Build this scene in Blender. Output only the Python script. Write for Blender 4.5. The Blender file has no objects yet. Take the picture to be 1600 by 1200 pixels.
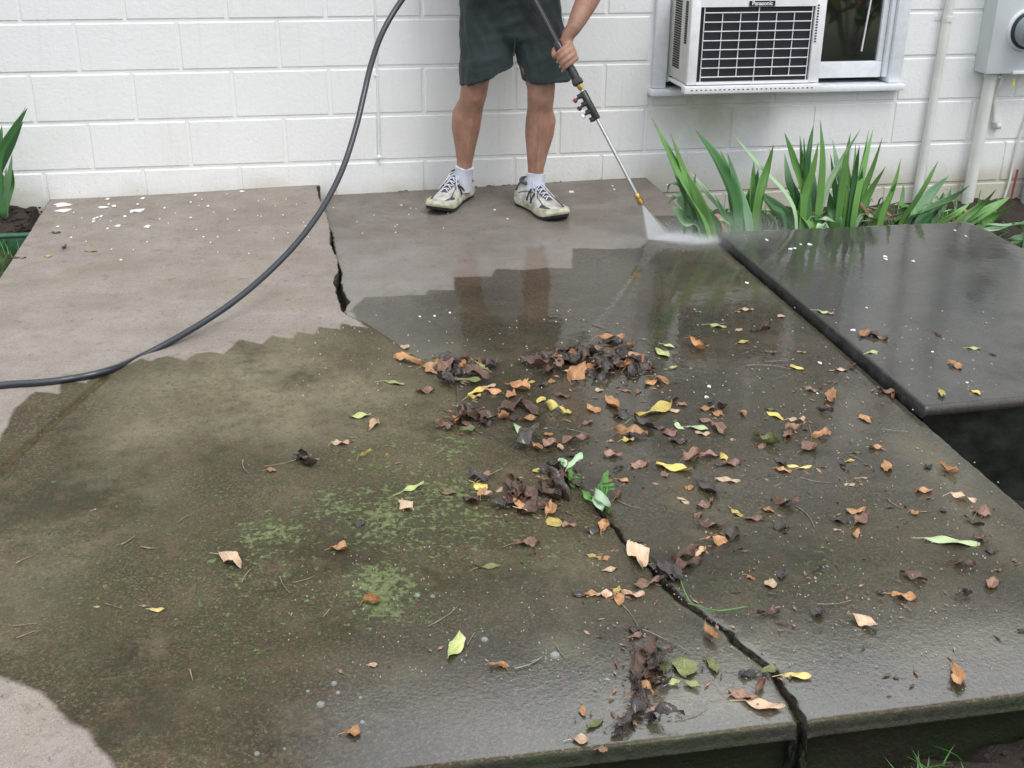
import bpy, bmesh, math, random
import numpy as np
from mathutils import Vector, Matrix, noise
random.seed(7); rng = np.random.default_rng(7)
S = bpy.context.scene
COL = S.collection
R = math.radians

# ------------------------------------------------------------------ camera
CAM = np.array([-.9706, -5.1872, 1.3465]); YAW, PITCH, ROLL, FPX = .1851, -.4175, .0098, 1829.8
def cam_axes():
    cy, sy = math.cos(YAW), math.sin(YAW); cp, sp = math.cos(PITCH), math.sin(PITCH)
    cr, sr = math.cos(ROLL), math.sin(ROLL)
    f = np.array([sy*cp, cy*cp, sp]); r0 = np.array([cy, -sy, 0.]); u0 = np.cross(r0, f)
    return cr*r0+sr*u0, -sr*r0+cr*u0, f
AR, AU, AF = cam_axes()
cd = bpy.data.cameras.new('camera'); cam = bpy.data.objects.new('camera', cd); COL.objects.link(cam)
cam.matrix_world = Matrix(((AR[0], AU[0], -AF[0], CAM[0]), (AR[1], AU[1], -AF[1], CAM[1]), (AR[2], AU[2], -AF[2], CAM[2]), (0, 0, 0, 1)))
cd.sensor_width = 36; cd.lens = FPX/1600*36; cd.clip_end = 400; cd.clip_start = .02
S.camera = cam
# measuring helpers: where a point seen in the photograph lies on a plane of the place
def ray(u, v): return AF*FPX+AR*(u-800)-AU*(v-600)
def at(u, v, z=0.):
    d = ray(u, v); t = (z-CAM[2])/d[2]; return CAM+t*d
def aty(u, v, y):
    d = ray(u, v); t = (y-CAM[1])/d[1]; return CAM+t*d

# ------------------------------------------------------------------ light
SUN_EL, SUN_ROT = R(56), R(150); CLOUD = 17.
W = bpy.data.worlds.new('World'); S.world = W; W.use_nodes = True
wn = W.node_tree; bg = wn.nodes['Background']
sky = wn.nodes.new('ShaderNodeTexSky'); sky.sky_type = 'NISHITA'; sky.sun_disc = False
sky.sun_elevation = SUN_EL; sky.sun_rotation = SUN_ROT; sky.dust_density = 2.2; sky.air_density = 1.2; sky.ozone_density = 1.5
# overcast: a bright white cloud layer over the blue, three times brighter overhead than at the horizon
tcw = wn.nodes.new('ShaderNodeTexCoord'); sxw = wn.nodes.new('ShaderNodeSeparateXYZ'); wn.links.new(tcw.outputs['Generated'], sxw.inputs[0])
el_ = wn.nodes.new('ShaderNodeMapRange'); el_.inputs[3].default_value = CLOUD*.36; el_.inputs[4].default_value = CLOUD; wn.links.new(sxw.outputs[2], el_.inputs[0])
cn_ = wn.nodes.new('ShaderNodeTexNoise'); cn_.inputs['Scale'].default_value = 2.2; cn_.inputs['Detail'].default_value = 5; wn.links.new(tcw.outputs['Generated'], cn_.inputs['Vector'])
cm_ = wn.nodes.new('ShaderNodeMapRange'); cm_.inputs[1].default_value = .3; cm_.inputs[2].default_value = .7; cm_.inputs[3].default_value = .7; cm_.inputs[4].default_value = 1.25; wn.links.new(cn_.outputs['Fac'], cm_.inputs[0])
mu_ = wn.nodes.new('ShaderNodeMath'); mu_.operation = 'MULTIPLY'; wn.links.new(el_.outputs[0], mu_.inputs[0]); wn.links.new(cm_.outputs[0], mu_.inputs[1])
vs_ = wn.nodes.new('ShaderNodeVectorMath'); vs_.operation = 'SCALE'; vs_.inputs[0].default_value = (.95, .985, 1.045); wn.links.new(mu_.outputs[0], vs_.inputs['Scale'])
mw_ = wn.nodes.new('ShaderNodeMix'); mw_.data_type = 'RGBA'; mw_.inputs[0].default_value = .85; wn.links.new(sky.outputs[0], mw_.inputs[6]); wn.links.new(vs_.outputs[0], mw_.inputs[7])
wn.links.new(mw_.outputs[2], bg.inputs[0]); bg.inputs[1].default_value = .12
sl = bpy.data.lights.new('sun', 'SUN'); sl.energy = 1.1; sl.angle = R(22); sl.color = (1, .97, .93)
sun = bpy.data.objects.new('sun', sl); COL.objects.link(sun)
sdir = Vector((math.sin(SUN_ROT)*math.cos(SUN_EL), math.cos(SUN_ROT)*math.cos(SUN_EL), math.sin(SUN_EL)))
sun.rotation_euler = sdir.to_track_quat('Z', 'Y').to_euler(); sun.location = (3, -6, 8)
S.view_settings.view_transform = 'Standard'; S.view_settings.look = 'None'; S.view_settings.gamma = 1
S.view_settings.exposure = .12
S.cycles.volume_bounces = 8; S.cycles.volume_step_rate = 1; S.cycles.max_bounces = 7; S.cycles.transparent_max_bounces = 16

# ------------------------------------------------------------------ mesh helpers
class MB:
    def __init__(s): s.v = []; s.f = []
    def add(s, vs, fs):
        o = len(s.v); s.v += [tuple(map(float, p)) for p in vs]; s.f += [tuple(i+o for i in q) for q in fs]
    def box(s, a, b, bev=0.):
        x0, y0, z0 = [min(p, q) for p, q in zip(a, b)]; x1, y1, z1 = [max(p, q) for p, q in zip(a, b)]
        if bev <= 0:
            vs = [(x0,y0,z0),(x1,y0,z0),(x1,y1,z0),(x0,y1,z0),(x0,y0,z1),(x1,y0,z1),(x1,y1,z1),(x0,y1,z1)]
            s.add(vs, [(0,3,2,1),(4,5,6,7),(0,1,5,4),(1,2,6,5),(2,3,7,6),(3,0,4,7)]); return
        bm = bmesh.new(); bmesh.ops.create_cube(bm, size=1)
        for v in bm.verts: v.co = Vector(((x0+x1)/2+v.co.x*(x1-x0), (y0+y1)/2+v.co.y*(y1-y0), (z0+z1)/2+v.co.z*(z1-z0)))
        bmesh.ops.bevel(bm, geom=bm.edges[:], offset=bev, segments=2, affect='EDGES', profile=.5)
        bm.verts.index_update(); s.add([v.co[:] for v in bm.verts], [[v.index for v in f.verts] for f in bm.faces]); bm.free()
    def tube(s, pts, rad, n=12, up=None, caps=True, flat=1.):
        pts = [Vector(p) for p in pts]; k = len(pts)
        if not hasattr(rad, '__len__'): rad = [rad]*k
        ref = Vector(up) if up else None; rings = []; prev = None
        for i, p in enumerate(pts):
            t = (pts[min(i+1, k-1)]-pts[max(i-1, 0)])
            t = t.normalized() if t.length > 1e-9 else Vector((0, 0, 1))
            if prev is None:
                a = ref if ref else (Vector((0, 0, 1)) if abs(t.z) < .9 else Vector((1, 0, 0)))
                x = (a-t*a.dot(t)).normalized()
            else:
                x = (prev-t*prev.dot(t)).normalized()
            prev = x; y = t.cross(x); r = rad[i]
            rx, ry = (r if hasattr(r, '__len__') else (r, r*flat))
            rings.append([p+x*rx*math.cos(2*math.pi*j/n)+y*ry*math.sin(2*math.pi*j/n) for j in range(n)])
        vs = [q for r_ in rings for q in r_]
        fs = [(i*n+j, i*n+(j+1) % n, (i+1)*n+(j+1) % n, (i+1)*n+j) for i in range(k-1) for j in range(n)]
        if caps: fs += [tuple(range(n))[::-1], tuple((k-1)*n+j for j in range(n))]
        s.add(vs, fs)
    def rings(s, rs, caps=True):
        n = len(rs[0]); k = len(rs)
        fs = [(i*n+j, i*n+(j+1) % n, (i+1)*n+(j+1) % n, (i+1)*n+j) for i in range(k-1) for j in range(n)]
        if caps: fs += [tuple(range(n))[::-1], tuple((k-1)*n+j for j in range(n))]
        s.add([q for r_ in rs for q in r_], fs)
    def ball(s, c, r, nu=14, nv=9, M=None):
        r = r if hasattr(r, '__len__') else (r, r, r)
        rs = []
        for i in range(1, nv):
            th = math.pi*i/nv
            rr = []
            for j in range(nu):
                p = Vector((r[0]*math.sin(th)*math.cos(2*math.pi*j/nu), r[1]*math.sin(th)*math.sin(2*math.pi*j/nu), -r[2]*math.cos(th)))
                if M: p = M @ p
                rr.append(Vector(c)+p)
            rs.append(rr)
        s.rings(rs)
    def build(s, name, mat=None, parent=None, smooth=True, loc=None, angle=40):
        me = bpy.data.meshes.new(name); me.from_pydata(s.v, [], s.f); me.update()
        bm = bmesh.new(); bm.from_mesh(me); bmesh.ops.recalc_face_normals(bm, faces=bm.faces); bm.to_mesh(me); bm.free()
        return link(name, me, mat, parent, smooth, loc, angle)
def link(name, me, mat=None, parent=None, smooth=True, loc=None, angle=40):
    o = bpy.data.objects.new(name, me); COL.objects.link(o)
    if mat: me.materials.append(mat)
    if smooth:
        me.polygons.foreach_set('use_smooth', [True]*len(me.polygons))
        if angle < 180:
            try: me.set_sharp_from_angle(angle=R(angle))
            except Exception: pass
    if parent:
        o.parent = parent
        o.location = (Vector() if parent.parent else -Vector(parent.location))+(Vector(loc) if loc else Vector())
    elif loc: o.location = loc
    return o
def tag(o, label=None, cat=None, group=None, kind=None):
    if label: o['label'] = label
    if cat: o['category'] = cat
    if group: o['group'] = group
    if kind: o['kind'] = kind
    return o
def thing(name, label, cat, loc=(0, 0, 0), group=None):
    o = bpy.data.objects.new(name, None); COL.objects.link(o); o.location = loc; o.empty_display_size = .1
    return tag(o, label, cat, group)
def bake(o, voxel, smooth_it=4, fac=.5):
    m = o.modifiers.new('r', 'REMESH'); m.mode = 'VOXEL'; m.voxel_size = voxel; m.use_smooth_shade = True
    m2 = o.modifiers.new('s', 'SMOOTH'); m2.iterations = smooth_it; m2.factor = fac
    dg = bpy.context.evaluated_depsgraph_get(); ev = o.evaluated_get(dg)
    me = bpy.data.meshes.new_from_object(ev); mats = list(o.data.materials)
    old = o.data; o.modifiers.clear(); o.data = me; me.name = old.name
    if not me.materials:
        for q in mats: me.materials.append(q)
    me.polygons.foreach_set('use_smooth', [True]*len(me.polygons))
    return o
def catmull(P, n=12):
    P = [Vector(p) for p in P]; P = [P[0]*2-P[1]]+P+[P[-1]*2-P[-2]]; out = []
    for i in range(1, len(P)-2):
        a, b, c, d = P[i-1:i+3]
        for k in range(n):
            t = k/n
            out.append(.5*((2*b)+(c-a)*t+(2*a-5*b+4*c-d)*t*t+(3*b-a-3*c+d)*t**3))
    out.append(P[-2]); return out

# ------------------------------------------------------------------ material helpers
def newmat(name):
    m = bpy.data.materials.new(name); m.use_nodes = True
    return m, m.node_tree.nodes, m.node_tree.links, m.node_tree.nodes['Principled BSDF']
class NT:
    def __init__(s, name):
        s.m, s.n, s.l, s.b = newmat(name)
        s.tc = s.n.new('ShaderNodeTexCoord')
    def noise(s, scale, detail=4, rough=.55, dist=0., vec=None, out='Fac'):
        k = s.n.new('ShaderNodeTexNoise'); k.inputs['Scale'].default_value = scale; k.inputs['Detail'].default_value = detail
        k.inputs['Roughness'].default_value = rough; k.inputs['Distortion'].default_value = dist
        s.l.new(vec if vec else s.tc.outputs['Object'], k.inputs['Vector']); return k.outputs[out]
    def voro(s, scale, out='Distance', rnd=1., vec=None, feature='F1'):
        k = s.n.new('ShaderNodeTexVoronoi'); k.inputs['Scale'].default_value = scale; k.inputs['Randomness'].default_value = rnd; k.feature = feature
        s.l.new(vec if vec else s.tc.outputs['Object'], k.inputs['Vector']); return k.outputs[out]
    def map(s, vec=None, scale=(1, 1, 1), rot=(0, 0, 0)):
        k = s.n.new('ShaderNodeMapping'); k.inputs['Scale'].default_value = scale; k.inputs['Rotation'].default_value = rot
        s.l.new(vec if vec else s.tc.outputs['Object'], k.inputs['Vector']); return k.outputs[0]
    def ramp(s, fac, stops):
        k = s.n.new('ShaderNodeValToRGB'); e = k.color_ramp.elements
        while len(e) < len(stops): e.new(.5)
        for q, (p, c) in zip(e, stops):
            q.position = p; q.color = tuple(c)+(1,) if hasattr(c, '__len__') else (c, c, c, 1)
        s.l.new(fac, k.inputs[0]); return k.outputs[0]
    def step(s, fac, a, b):
        k = s.n.new('ShaderNodeMapRange'); k.inputs[1].default_value = a; k.inputs[2].default_value = b; k.clamp = True; k.interpolation_type = 'SMOOTHSTEP'
        s.l.new(fac, k.inputs[0]); return k.outputs[0]
    def rng(s, fac, a, b, c, d):
        k = s.n.new('ShaderNodeMapRange'); 
        for i, q in enumerate((a, b, c, d)): k.inputs[i+1].default_value = q
        s.l.new(fac, k.inputs[0]); return k.outputs[0]
    def math(s, op, a, b=None, c=None):
        k = s.n.new('ShaderNodeMath'); k.operation = op
        for i, q in enumerate((a, b, c)):
            if q is None: continue
            if isinstance(q, (int, float)): k.inputs[i].default_value = q
            else: s.l.new(q, k.inputs[i])
        return k.outputs[0]
    def mix(s, fac, a, b, mode='MIX'):
        k = s.n.new('ShaderNodeMix'); k.data_type = 'RGBA'; k.blend_type = mode
        for i, q in ((0, fac), (6, a), (7, b)):
            if isinstance(q, (int, float)): k.inputs[i].default_value = q
            elif isinstance(q, tuple): k.inputs[i].default_value = q+(1,)
            else: s.l.new(q, k.inputs[i])
        return k.outputs[2]
    def attr(s, name, out='Fac'):
        k = s.n.new('ShaderNodeAttribute'); k.attribute_name = name; return k.outputs[out]
    def bump(s, h, dist=.001, strength=1., normal=None):
        k = s.n.new('ShaderNodeBump'); k.inputs['Distance'].default_value = dist; k.inputs['Strength'].default_value = strength
        s.l.new(h, k.inputs['Height'])
        if normal: s.l.new(normal, k.inputs['Normal'])
        return k.outputs[0]
    def objrnd(s): return s.n.new('ShaderNodeObjectInfo').outputs['Random']
    def set(s, **kw):
        for k, v in kw.items():
            i = s.b.inputs[k.replace('_', ' ')]
            if isinstance(v, (int, float)): i.default_value = v
            elif isinstance(v, tuple): i.default_value = v+(1,) if len(i.default_value) == 4 and len(v) == 3 else v
            else: s.l.new(v, i)
        return s.m
def simple(name, col, rough=.5, metal=0., var=.12, nscale=30, bump=.0004, bscale=120, coat=0., ior=1.5):
    t = NT(name); n = t.noise(nscale, 5)
    c2 = tuple(x*(1-var*1.6) for x in col); c1 = tuple(min(1, x*(1+var)) for x in col)
    t.set(Base_Color=t.ramp(n, [(.3, c2), (.7, c1)]), Metallic=metal, Roughness=t.rng(n, .3, .7, max(0, rough-.08), min(1, rough+.1)), Coat_Weight=coat, IOR=ior)
    if bump: t.set(Normal=t.bump(t.noise(bscale, 4), bump))
    return t.m

# painted concrete block
t = NT('painted block')
n1 = t.noise(2.2, 4); n2 = t.noise(260, 3, .7); n3 = t.noise(60, 5, .6); ob = t.tc.outputs['Object']
sep = t.n.new('ShaderNodeSeparateXYZ'); t.l.new(ob, sep.inputs[0])
low = t.math('ADD', t.rng(sep.outputs[2], -.05, .16, 1, 0), t.rng(n1, .3, .7, -.35, .35))
base = t.ramp(n1, [(.3, (.86, .865, .85)), (.7, (.915, .92, .92))])
base = t.mix(t.math('MULTIPLY', t.rng(sep.outputs[2], .25, .65, 1, 0), .25), base, (.83, .81, .76))
base = t.mix(t.step(low, .3, 1.2), base, (.60, .57, .47))
splash = t.math('MULTIPLY', t.step(t.noise(130, 4, .75), .60, .68), t.rng(sep.outputs[2], .0, .3, .8, .05))
base = t.mix(splash, base, (.30, .27, .20))
drip = t.noise(1, 3, .6, vec=t.map(scale=(38, 5, 2.2)))
base = t.mix(t.math('MULTIPLY', t.step(drip, .55, .8), .16), base, (.5, .49, .42))
# green stain below the air conditioner, its underside shadow mixed into the colour
dx = t.math('MULTIPLY', t.math('SUBTRACT', sep.outputs[0], .92), 3.2); dz = t.math('MULTIPLY', t.math('SUBTRACT', sep.outputs[2], .33), 5.)
rr = t.math('ADD', t.math('MULTIPLY', dx, dx), t.math('MULTIPLY', dz, dz))
stain_shade = t.math('MULTIPLY', t.rng(rr, 0, 1.0, .6, 0), t.step(t.noise(5, 4), .25, .6)); stain_shade = t.math('MAXIMUM', stain_shade, 0.)
base = t.mix(stain_shade, base, (.40, .44, .27))
pit = t.step(t.voro(75), .0, .14)
pmask = t.math('MULTIPLY', t.math('SUBTRACT', 1, pit), t.step(t.noise(9, 2), .55, .68))
base = t.mix(t.math('MULTIPLY', pmask, .45), base, (.30, .29, .26))
h = t.math('ADD', t.math('MULTIPLY', n2, .5), t.math('MULTIPLY', n3, 1.0))
h = t.math('SUBTRACT', h, t.math('MULTIPLY', pmask, 1.4))
t.set(Base_Color=base, Roughness=.55, Normal=t.bump(h, .0028, .75)); M_WALL = t.m

# wet, half-cleaned concrete
t = NT('concrete slab')
flow = t.map(scale=(2.4, 3.8, 3.0), rot=(0, 0, .3))
nb = t.noise(1.6, 5, .6); nm = t.noise(9, 6, .65); nf = t.noise(140, 4, .7); ns = t.noise(1.2, 5, .62, vec=flow); nvf = t.noise(420, 2, .6)
cl = t.math('ADD', t.attr('clean'), t.rng(nm, .3, .7, -.007, .007))
clean = t.step(cl, -.006, .008)
wet = t.attr('wet')
dry = t.ramp(nm, [(.2, (.255, .225, .195)), (.5, (.325, .288, .252)), (.8, (.39, .35, .31))])
dry = t.mix(t.math('MULTIPLY', t.step(ns, .40, .72), .7), dry, (.24, .205, .165))
dry = t.mix(t.math('MULTIPLY', t.step(t.noise(2.3, 5, .7), .52, .72), .5), dry, (.30, .235, .17))
dry = t.mix(t.math('MULTIPLY', t.step(nf, .48, .68), .55), dry, (.22, .175, .14))
dry = t.mix(t.math('MULTIPLY', t.step(nvf, .55, .7), .5), dry, (.62, .55, .48))
dry = t.mix(t.math('MULTIPLY', t.step(t.noise(22, 5, .75), .54, .70), .5), dry, (.15, .125, .09))
dry = t.mix(t.math('MULTIPLY', t.step(t.noise(70, 5, .85), .60, .68), .55), dry, (.11, .09, .065))
dirty = t.ramp(ns, [(.25, (.030, .023, .012)), (.5, (.066, .051, .028)), (.78, (.140, .106, .062))])
dirty = t.mix(t.step(nb, .38, .66), dirty, t.mix(.5, dirty, (.070, .073, .042)))
dirty = t.mix(t.math('MULTIPLY', t.step(t.noise(38, 6, .8), .46, .66), .45), dirty, (.062, .058, .036))
dirty = t.mix(t.math('MULTIPLY', t.step(t.noise(75, 5, .8), .52, .7), .55), dirty, (.21, .185, .13))
dirty = t.mix(t.math('MULTIPLY', t.step(nf, .5, .66), t.rng(t.noise(4, 3), .35, .65, .3, .95)), dirty, (.21, .165, .10))
dirty = t.mix(t.math('MULTIPLY', t.math('MULTIPLY', t.attr('moss'), t.step(t.noise(11, 5, .75), .38, .62)), .42), dirty, (.125, .125, .055))
dirty = t.mix(t.math('MULTIPLY', t.math('SUBTRACT', 1, t.step(nf, .3, .46)), .7), dirty, (.030, .026, .015))
dirty = t.mix(t.math('MULTIPLY', t.math('SUBTRACT', 1, t.step(nvf, .3, .5)), .5), dirty, (.025, .023, .015))
gs = t.step(t.voro(210, 'Distance'), .16, .08)
gsm = t.math('MULTIPLY', gs, t.step(t.noise(17, 3), .5, .62))
dirty = t.mix(t.math('MULTIPLY', gsm, .35), dirty, (.5, .46, .38))
mossn = t.noise(52, 6, .8)
ms = t.math('ADD', t.math('ADD', t.math('MULTIPLY', t.attr('moss'), t.rng(t.noise(6.5, 4, .7), .35, .65, .45, 1.25)), .10), t.rng(mossn, .25, .75, -1.0, 1.0))
moss = t.math('MULTIPLY', t.step(ms, .60, .86), .72)
mcol = t.ramp(t.noise(90, 4), [(.3, (.10, .125, .045)), (.7, (.25, .30, .14))])
lm = t.math('MULTIPLY', t.attr('lite'), t.rng(t.noise(3.3, 5, .65), .3, .7, .35, 1.25))
dirty = t.mix(t.step(lm, 0, 1.1), dirty, t.mix(.62, dirty, (.34, .305, .20)))
dirty = t.mix(t.math('MULTIPLY', t.step(t.noise(2.1, 6, .72), .50, .66), .7), dirty, (.034, .029, .016))
dirty = t.mix(t.math('MULTIPLY', t.step(t.noise(5.3, 7, .78), .52, .66), .5), dirty, (.17, .135, .085))
dirty = t.mix(t.math('MULTIPLY', t.attr('line'), .85), dirty, (.038, .026, .012))
hue = t.noise(30, 4, .7)
dirty = t.mix(t.math('MULTIPLY', t.step(hue, .52, .64), .45), dirty, (.115, .07, .05))
dirty = t.mix(t.math('MULTIPLY', t.math('SUBTRACT', 1, t.step(hue, .36, .48)), .28), dirty, (.065, .078, .035))
dirty = t.mix(t.attr('grey'), dirty, t.mix(.5, dirty, (.10, .105, .115)))
dirty = t.mix(moss, dirty, mcol)
ochre = t.math('MULTIPLY', t.step(t.math('ADD', t.attr('ochre'), t.rng(t.noise(22, 5, .7), .3, .7, -.5, .5)), .45, 1.1), .45)
dirty = t.mix(ochre, dirty, (.17, .125, .045))
col = t.mix(clean, dirty, dry)
dk = t.rng(t.math('MAXIMUM', wet, t.attr('damp')), 0, 1, 1, .62); dkc = t.n.new('ShaderNodeCombineColor')
for i in range(3): t.l.new(dk, dkc.inputs[i])
col = t.mix(1., col, dkc.outputs[0], 'MULTIPLY')
wn_ = t.math('ADD', wet, t.rng(t.noise(6, 5, .6), .3, .7, -.22, .22))
filmw = t.math('MULTIPLY', t.step(wn_, .22, .85), .95)
hb = t.math('ADD', t.math('MULTIPLY', nf, 1.), t.math('MULTIPLY', nvf, .7))
hb = t.math('ADD', hb, t.math('MULTIPLY', nm, .9))
hb = t.math('ADD', hb, t.math('MULTIPLY', moss, 1.2))
nrm = t.bump(hb, .0016, .9)
drops = t.step(t.voro(150), .22, .05); drops = t.math('MULTIPLY', drops, t.step(t.noise(11, 3), .44, .6))
hf = t.math('ADD', t.math('MULTIPLY', t.noise(22, 3), .35), t.math('MULTIPLY', t.noise(120, 3), t.math('ADD', t.rng(wn_, .3, 1.0, .22, .02), t.math('MULTIPLY', t.attr('front'), .5))))
hf = t.math('ADD', hf, t.math('MULTIPLY', drops, .45))
cn = t.bump(hf, .0026, .8)
t.set(Base_Color=col, Roughness=t.rng(clean, 0, 1, .62, .85), Normal=nrm, Specular_IOR_Level=.12, Coat_Weight=filmw, Coat_IOR=t.math('ADD', t.rng(wn_, .6, 1.3, 1.40, 1.55), t.math('MULTIPLY', t.attr('front'), .62)), Coat_Roughness=t.math('ADD', t.rng(wn_, .3, 1.0, .24, .05), t.math('MULTIPLY', t.attr('front'), .17)), Coat_Normal=cn)
M_SLAB = t.m

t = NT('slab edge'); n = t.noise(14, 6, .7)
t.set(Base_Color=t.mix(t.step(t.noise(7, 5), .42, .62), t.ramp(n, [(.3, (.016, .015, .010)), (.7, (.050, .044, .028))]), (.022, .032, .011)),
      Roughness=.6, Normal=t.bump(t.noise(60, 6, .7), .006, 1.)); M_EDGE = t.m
t = NT('crack inside'); t.set(Base_Color=t.ramp(t.noise(40, 6, .7), [(.3, (.035, .03, .02)), (.75, (.14, .125, .09))]), Roughness=.8, Normal=t.bump(t.noise(90, 5), .008, 1.)); M_CRACK = t.m
t = NT('soil'); n = t.noise(26, 7, .7)
t.set(Base_Color=t.ramp(n, [(.3, (.018, .012, .008)), (.6, (.05, .035, .024)), (.8, (.09, .065, .045))]), Roughness=.8, Normal=t.bump(t.noise(40, 6, .7), .02, 1.)); M_SOIL = t.m
t = NT('lawn ground'); n = t.noise(3, 6, .7)
t.set(Base_Color=t.ramp(n, [(.3, (.03, .045, .012)), (.6, (.06, .09, .02)), (.8, (.09, .10, .035))]), Roughness=.8, Normal=t.bump(t.noise(30, 6, .7), .02, 1.)); M_LAWN = t.m
M_WHITEPAINT = simple('white enamel', (.84, .845, .85), .35, var=.05)
M_VINYL = simple('white vinyl', (.82, .845, .875), .4, var=.05)
M_BEIGE = simple('beige painted steel', (.66, .65, .60), .45, var=.06)
M_GREYBOX = simple('grey painted steel', (.64, .67, .68), .45, var=.05, nscale=6)
M_PIPE = simple('painted pipe', (.74, .75, .70), .4, var=.06, nscale=8)
M_DARK = simple('dark void', (.012, .012, .016), .6)
t = NT('condenser fins'); w_ = t.n.new('ShaderNodeTexWave'); w_.inputs['Scale'].default_value = 130; w_.inputs['Distortion'].default_value = .4; t.l.new(t.tc.outputs['Object'], w_.inputs['Vector'])
t.set(Base_Color=t.mix(t.step(t.noise(6, 4), .35, .65), t.ramp(w_.outputs['Fac'], [(.2, (.012, .014, .02)), (.8, (.045, .05, .065))]), (.022, .025, .03)), Roughness=.45, Metallic=.2); M_FIN = t.m
M_BLACK = simple('black plastic', (.018, .019, .021), .32, coat=.2)
M_HOSE = simple('black hose rubber', (.018, .021, .028), .28, coat=.5, bump=.0002)
M_STEEL = simple('bright steel', (.62, .62, .62), .22, metal=1., var=.05)
M_BRASS = simple('brass', (.62, .42, .12), .3, metal=1.)
M_RED = simple('red plastic', (.28, .01, .02), .4)
M_YELLOW = simple('yellow plastic', (.75, .62, .03), .4)
M_GREENPL = simple('green plastic edging', (.03, .11, .055), .35, coat=.3)
M_CLEARW = simple('white chalk paint', (.85, .85, .85), .6, var=.03)
M_REDCABLE = simple('red cable', (.30, .06, .05), .5)
M_GREYPIPE = simple('grey duct', (.36, .37, .40), .5)
# window glass
t = NT('window glass'); t.set(Base_Color=(.012, .014, .013), Roughness=.03, Specular_IOR_Level=.5, IOR=2.6, Normal=t.bump(t.noise(3, 2), .002, .3)); M_GLASS = t.m
t = NT('meter glass'); t.set(Base_Color=(.75, .8, .8), Roughness=.05, Transmission_Weight=.85, IOR=1.45); M_MGLASS = t.m
# skin
t = NT('skin'); n = t.noise(16, 5, .6)
sk = t.ramp(n, [(.3, (.27, .140, .092)), (.7, (.40, .225, .155))])
sk = t.mix(t.math('MULTIPLY', t.step(t.noise(9, 4), .48, .68), .4), sk, (.50, .235, .17))
sk = t.mix(t.math('MULTIPLY', t.step(t.noise(60, 5, .8), .6, .72), .3), sk, (.18, .085, .05))
hair = t.noise(1, 3, .8, vec=t.map(scale=(260, 260, 40)))
sk = t.mix(t.math('MULTIPLY', t.step(hair, .55, .66), .4), sk, (.13, .07, .04))
t.set(Base_Color=sk, Roughness=.5, Subsurface_Weight=.08, Subsurface_Radius=(.02, .008, .004), Subsurface_Scale=.3, Normal=t.bump(t.math('ADD', t.noise(110, 4), t.noise(14, 2)), .0015, .5)); M_SKIN = t.m
# shorts: damp dark green cotton
t = NT('dark green cotton'); n = t.noise(3.2, 4, .6, .6); weave = t.noise(700, 2)
wr = t.noise(1, 5, .6, .8, vec=t.map(scale=(13, 13, 9), rot=(.5, .4, .2)))
t.set(Base_Color=t.ramp(n, [(.36, (.006, .010, .010)), (.62, (.020, .033, .035))]), Roughness=.8, Sheen_Weight=.1, Normal=t.bump(weave, .0005, .5, t.bump(wr, .013, .6))); M_SHORTS = t.m
t = NT('shirt cotton'); t.set(Base_Color=t.ramp(t.noise(5, 4), [(.3, (.02, .045, .030)), (.7, (.035, .07, .045))]), Roughness=.8, Normal=t.bump(t.noise(9, 5), .02, .6)); M_SHIRT = t.m
t = NT('sock'); n = t.noise(1, 2, vec=t.map(scale=(260, 260, 20)))
t.set(Base_Color=t.ramp(t.noise(30, 4), [(.3, (.55, .57, .66)), (.7, (.75, .76, .82))]), Roughness=.9, Normal=t.bump(n, .002, .8)); M_SOCK = t.m
M_SHOE = simple('shoe leather', (.56, .54, .49), .55, var=.32, nscale=22, bump=.0012, bscale=70)
M_MID = simple('grass stained foam', (.56, .54, .40), .6, var=.3, nscale=25)
M_OUT = simple('black outsole', (.02, .022, .028), .5)
M_MESHD = simple('grey shoe mesh', (.09, .09, .115), .7, var=.3, nscale=60)
M_LACE = simple('lace', (.66, .67, .74), .8)
M_HAIR = simple('grey brown hair', (.10, .07, .045), .6, var=.4, nscale=200)
M_EYE = simple('eye white', (.7, .7, .68), .2)
# iris blades
def blade_mat(name, a, b, tip):
    t = NT(name); g = t.tc.outputs['UV']; sp = t.n.new('ShaderNodeSeparateXYZ'); t.l.new(g, sp.inputs[0])
    stripe = t.noise(1, 3, .7, vec=t.map(vec=g, scale=(34, 1.2, 1)))
    c = t.ramp(stripe, [(.3, a), (.7, b)])
    rv = t.math('MULTIPLY', t.objrnd(), .5)
    c = t.mix(rv, c, tuple(min(1, q*1.6) for q in b))
    c = t.mix(t.step(t.math('ADD', sp.outputs[1], t.rng(t.noise(25, 3), 0, 1, -.08, .08)), .93, 1.02), c, tip)
    t.set(Base_Color=c, Roughness=.42, Transmission_Weight=0., Subsurface_Weight=0., Normal=t.bump(stripe, .001, .6), Coat_Weight=.15)
    tr = t.n.new('ShaderNodeBsdfTranslucent'); t.l.new(c, tr.inputs[0]); mx = t.n.new('ShaderNodeMixShader'); mx.inputs[0].default_value = .22
    t.l.new(t.b.outputs[0], mx.inputs[1]); t.l.new(tr.outputs[0], mx.inputs[2]); t.l.new(mx.outputs[0], t.n['Material Output'].inputs[0])
    return t.m
M_BL = {'n': blade_mat('iris green', (.09, .22, .045), (.20, .42, .11), (.2, .15, .05)),
        'd': blade_mat('iris deep green', (.04, .125, .045), (.085, .23, .075), (.15, .12, .04)),
        'b': blade_mat('iris blue green', (.13, .28, .14), (.28, .48, .26), (.2, .2, .1)),
        'l': blade_mat('iris pale green', (.22, .42, .18), (.46, .66, .40), (.4, .4, .2)),
        'x': blade_mat('dry iris blade', (.28, .17, .10), (.45, .30, .20), (.3, .2, .1))}
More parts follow.
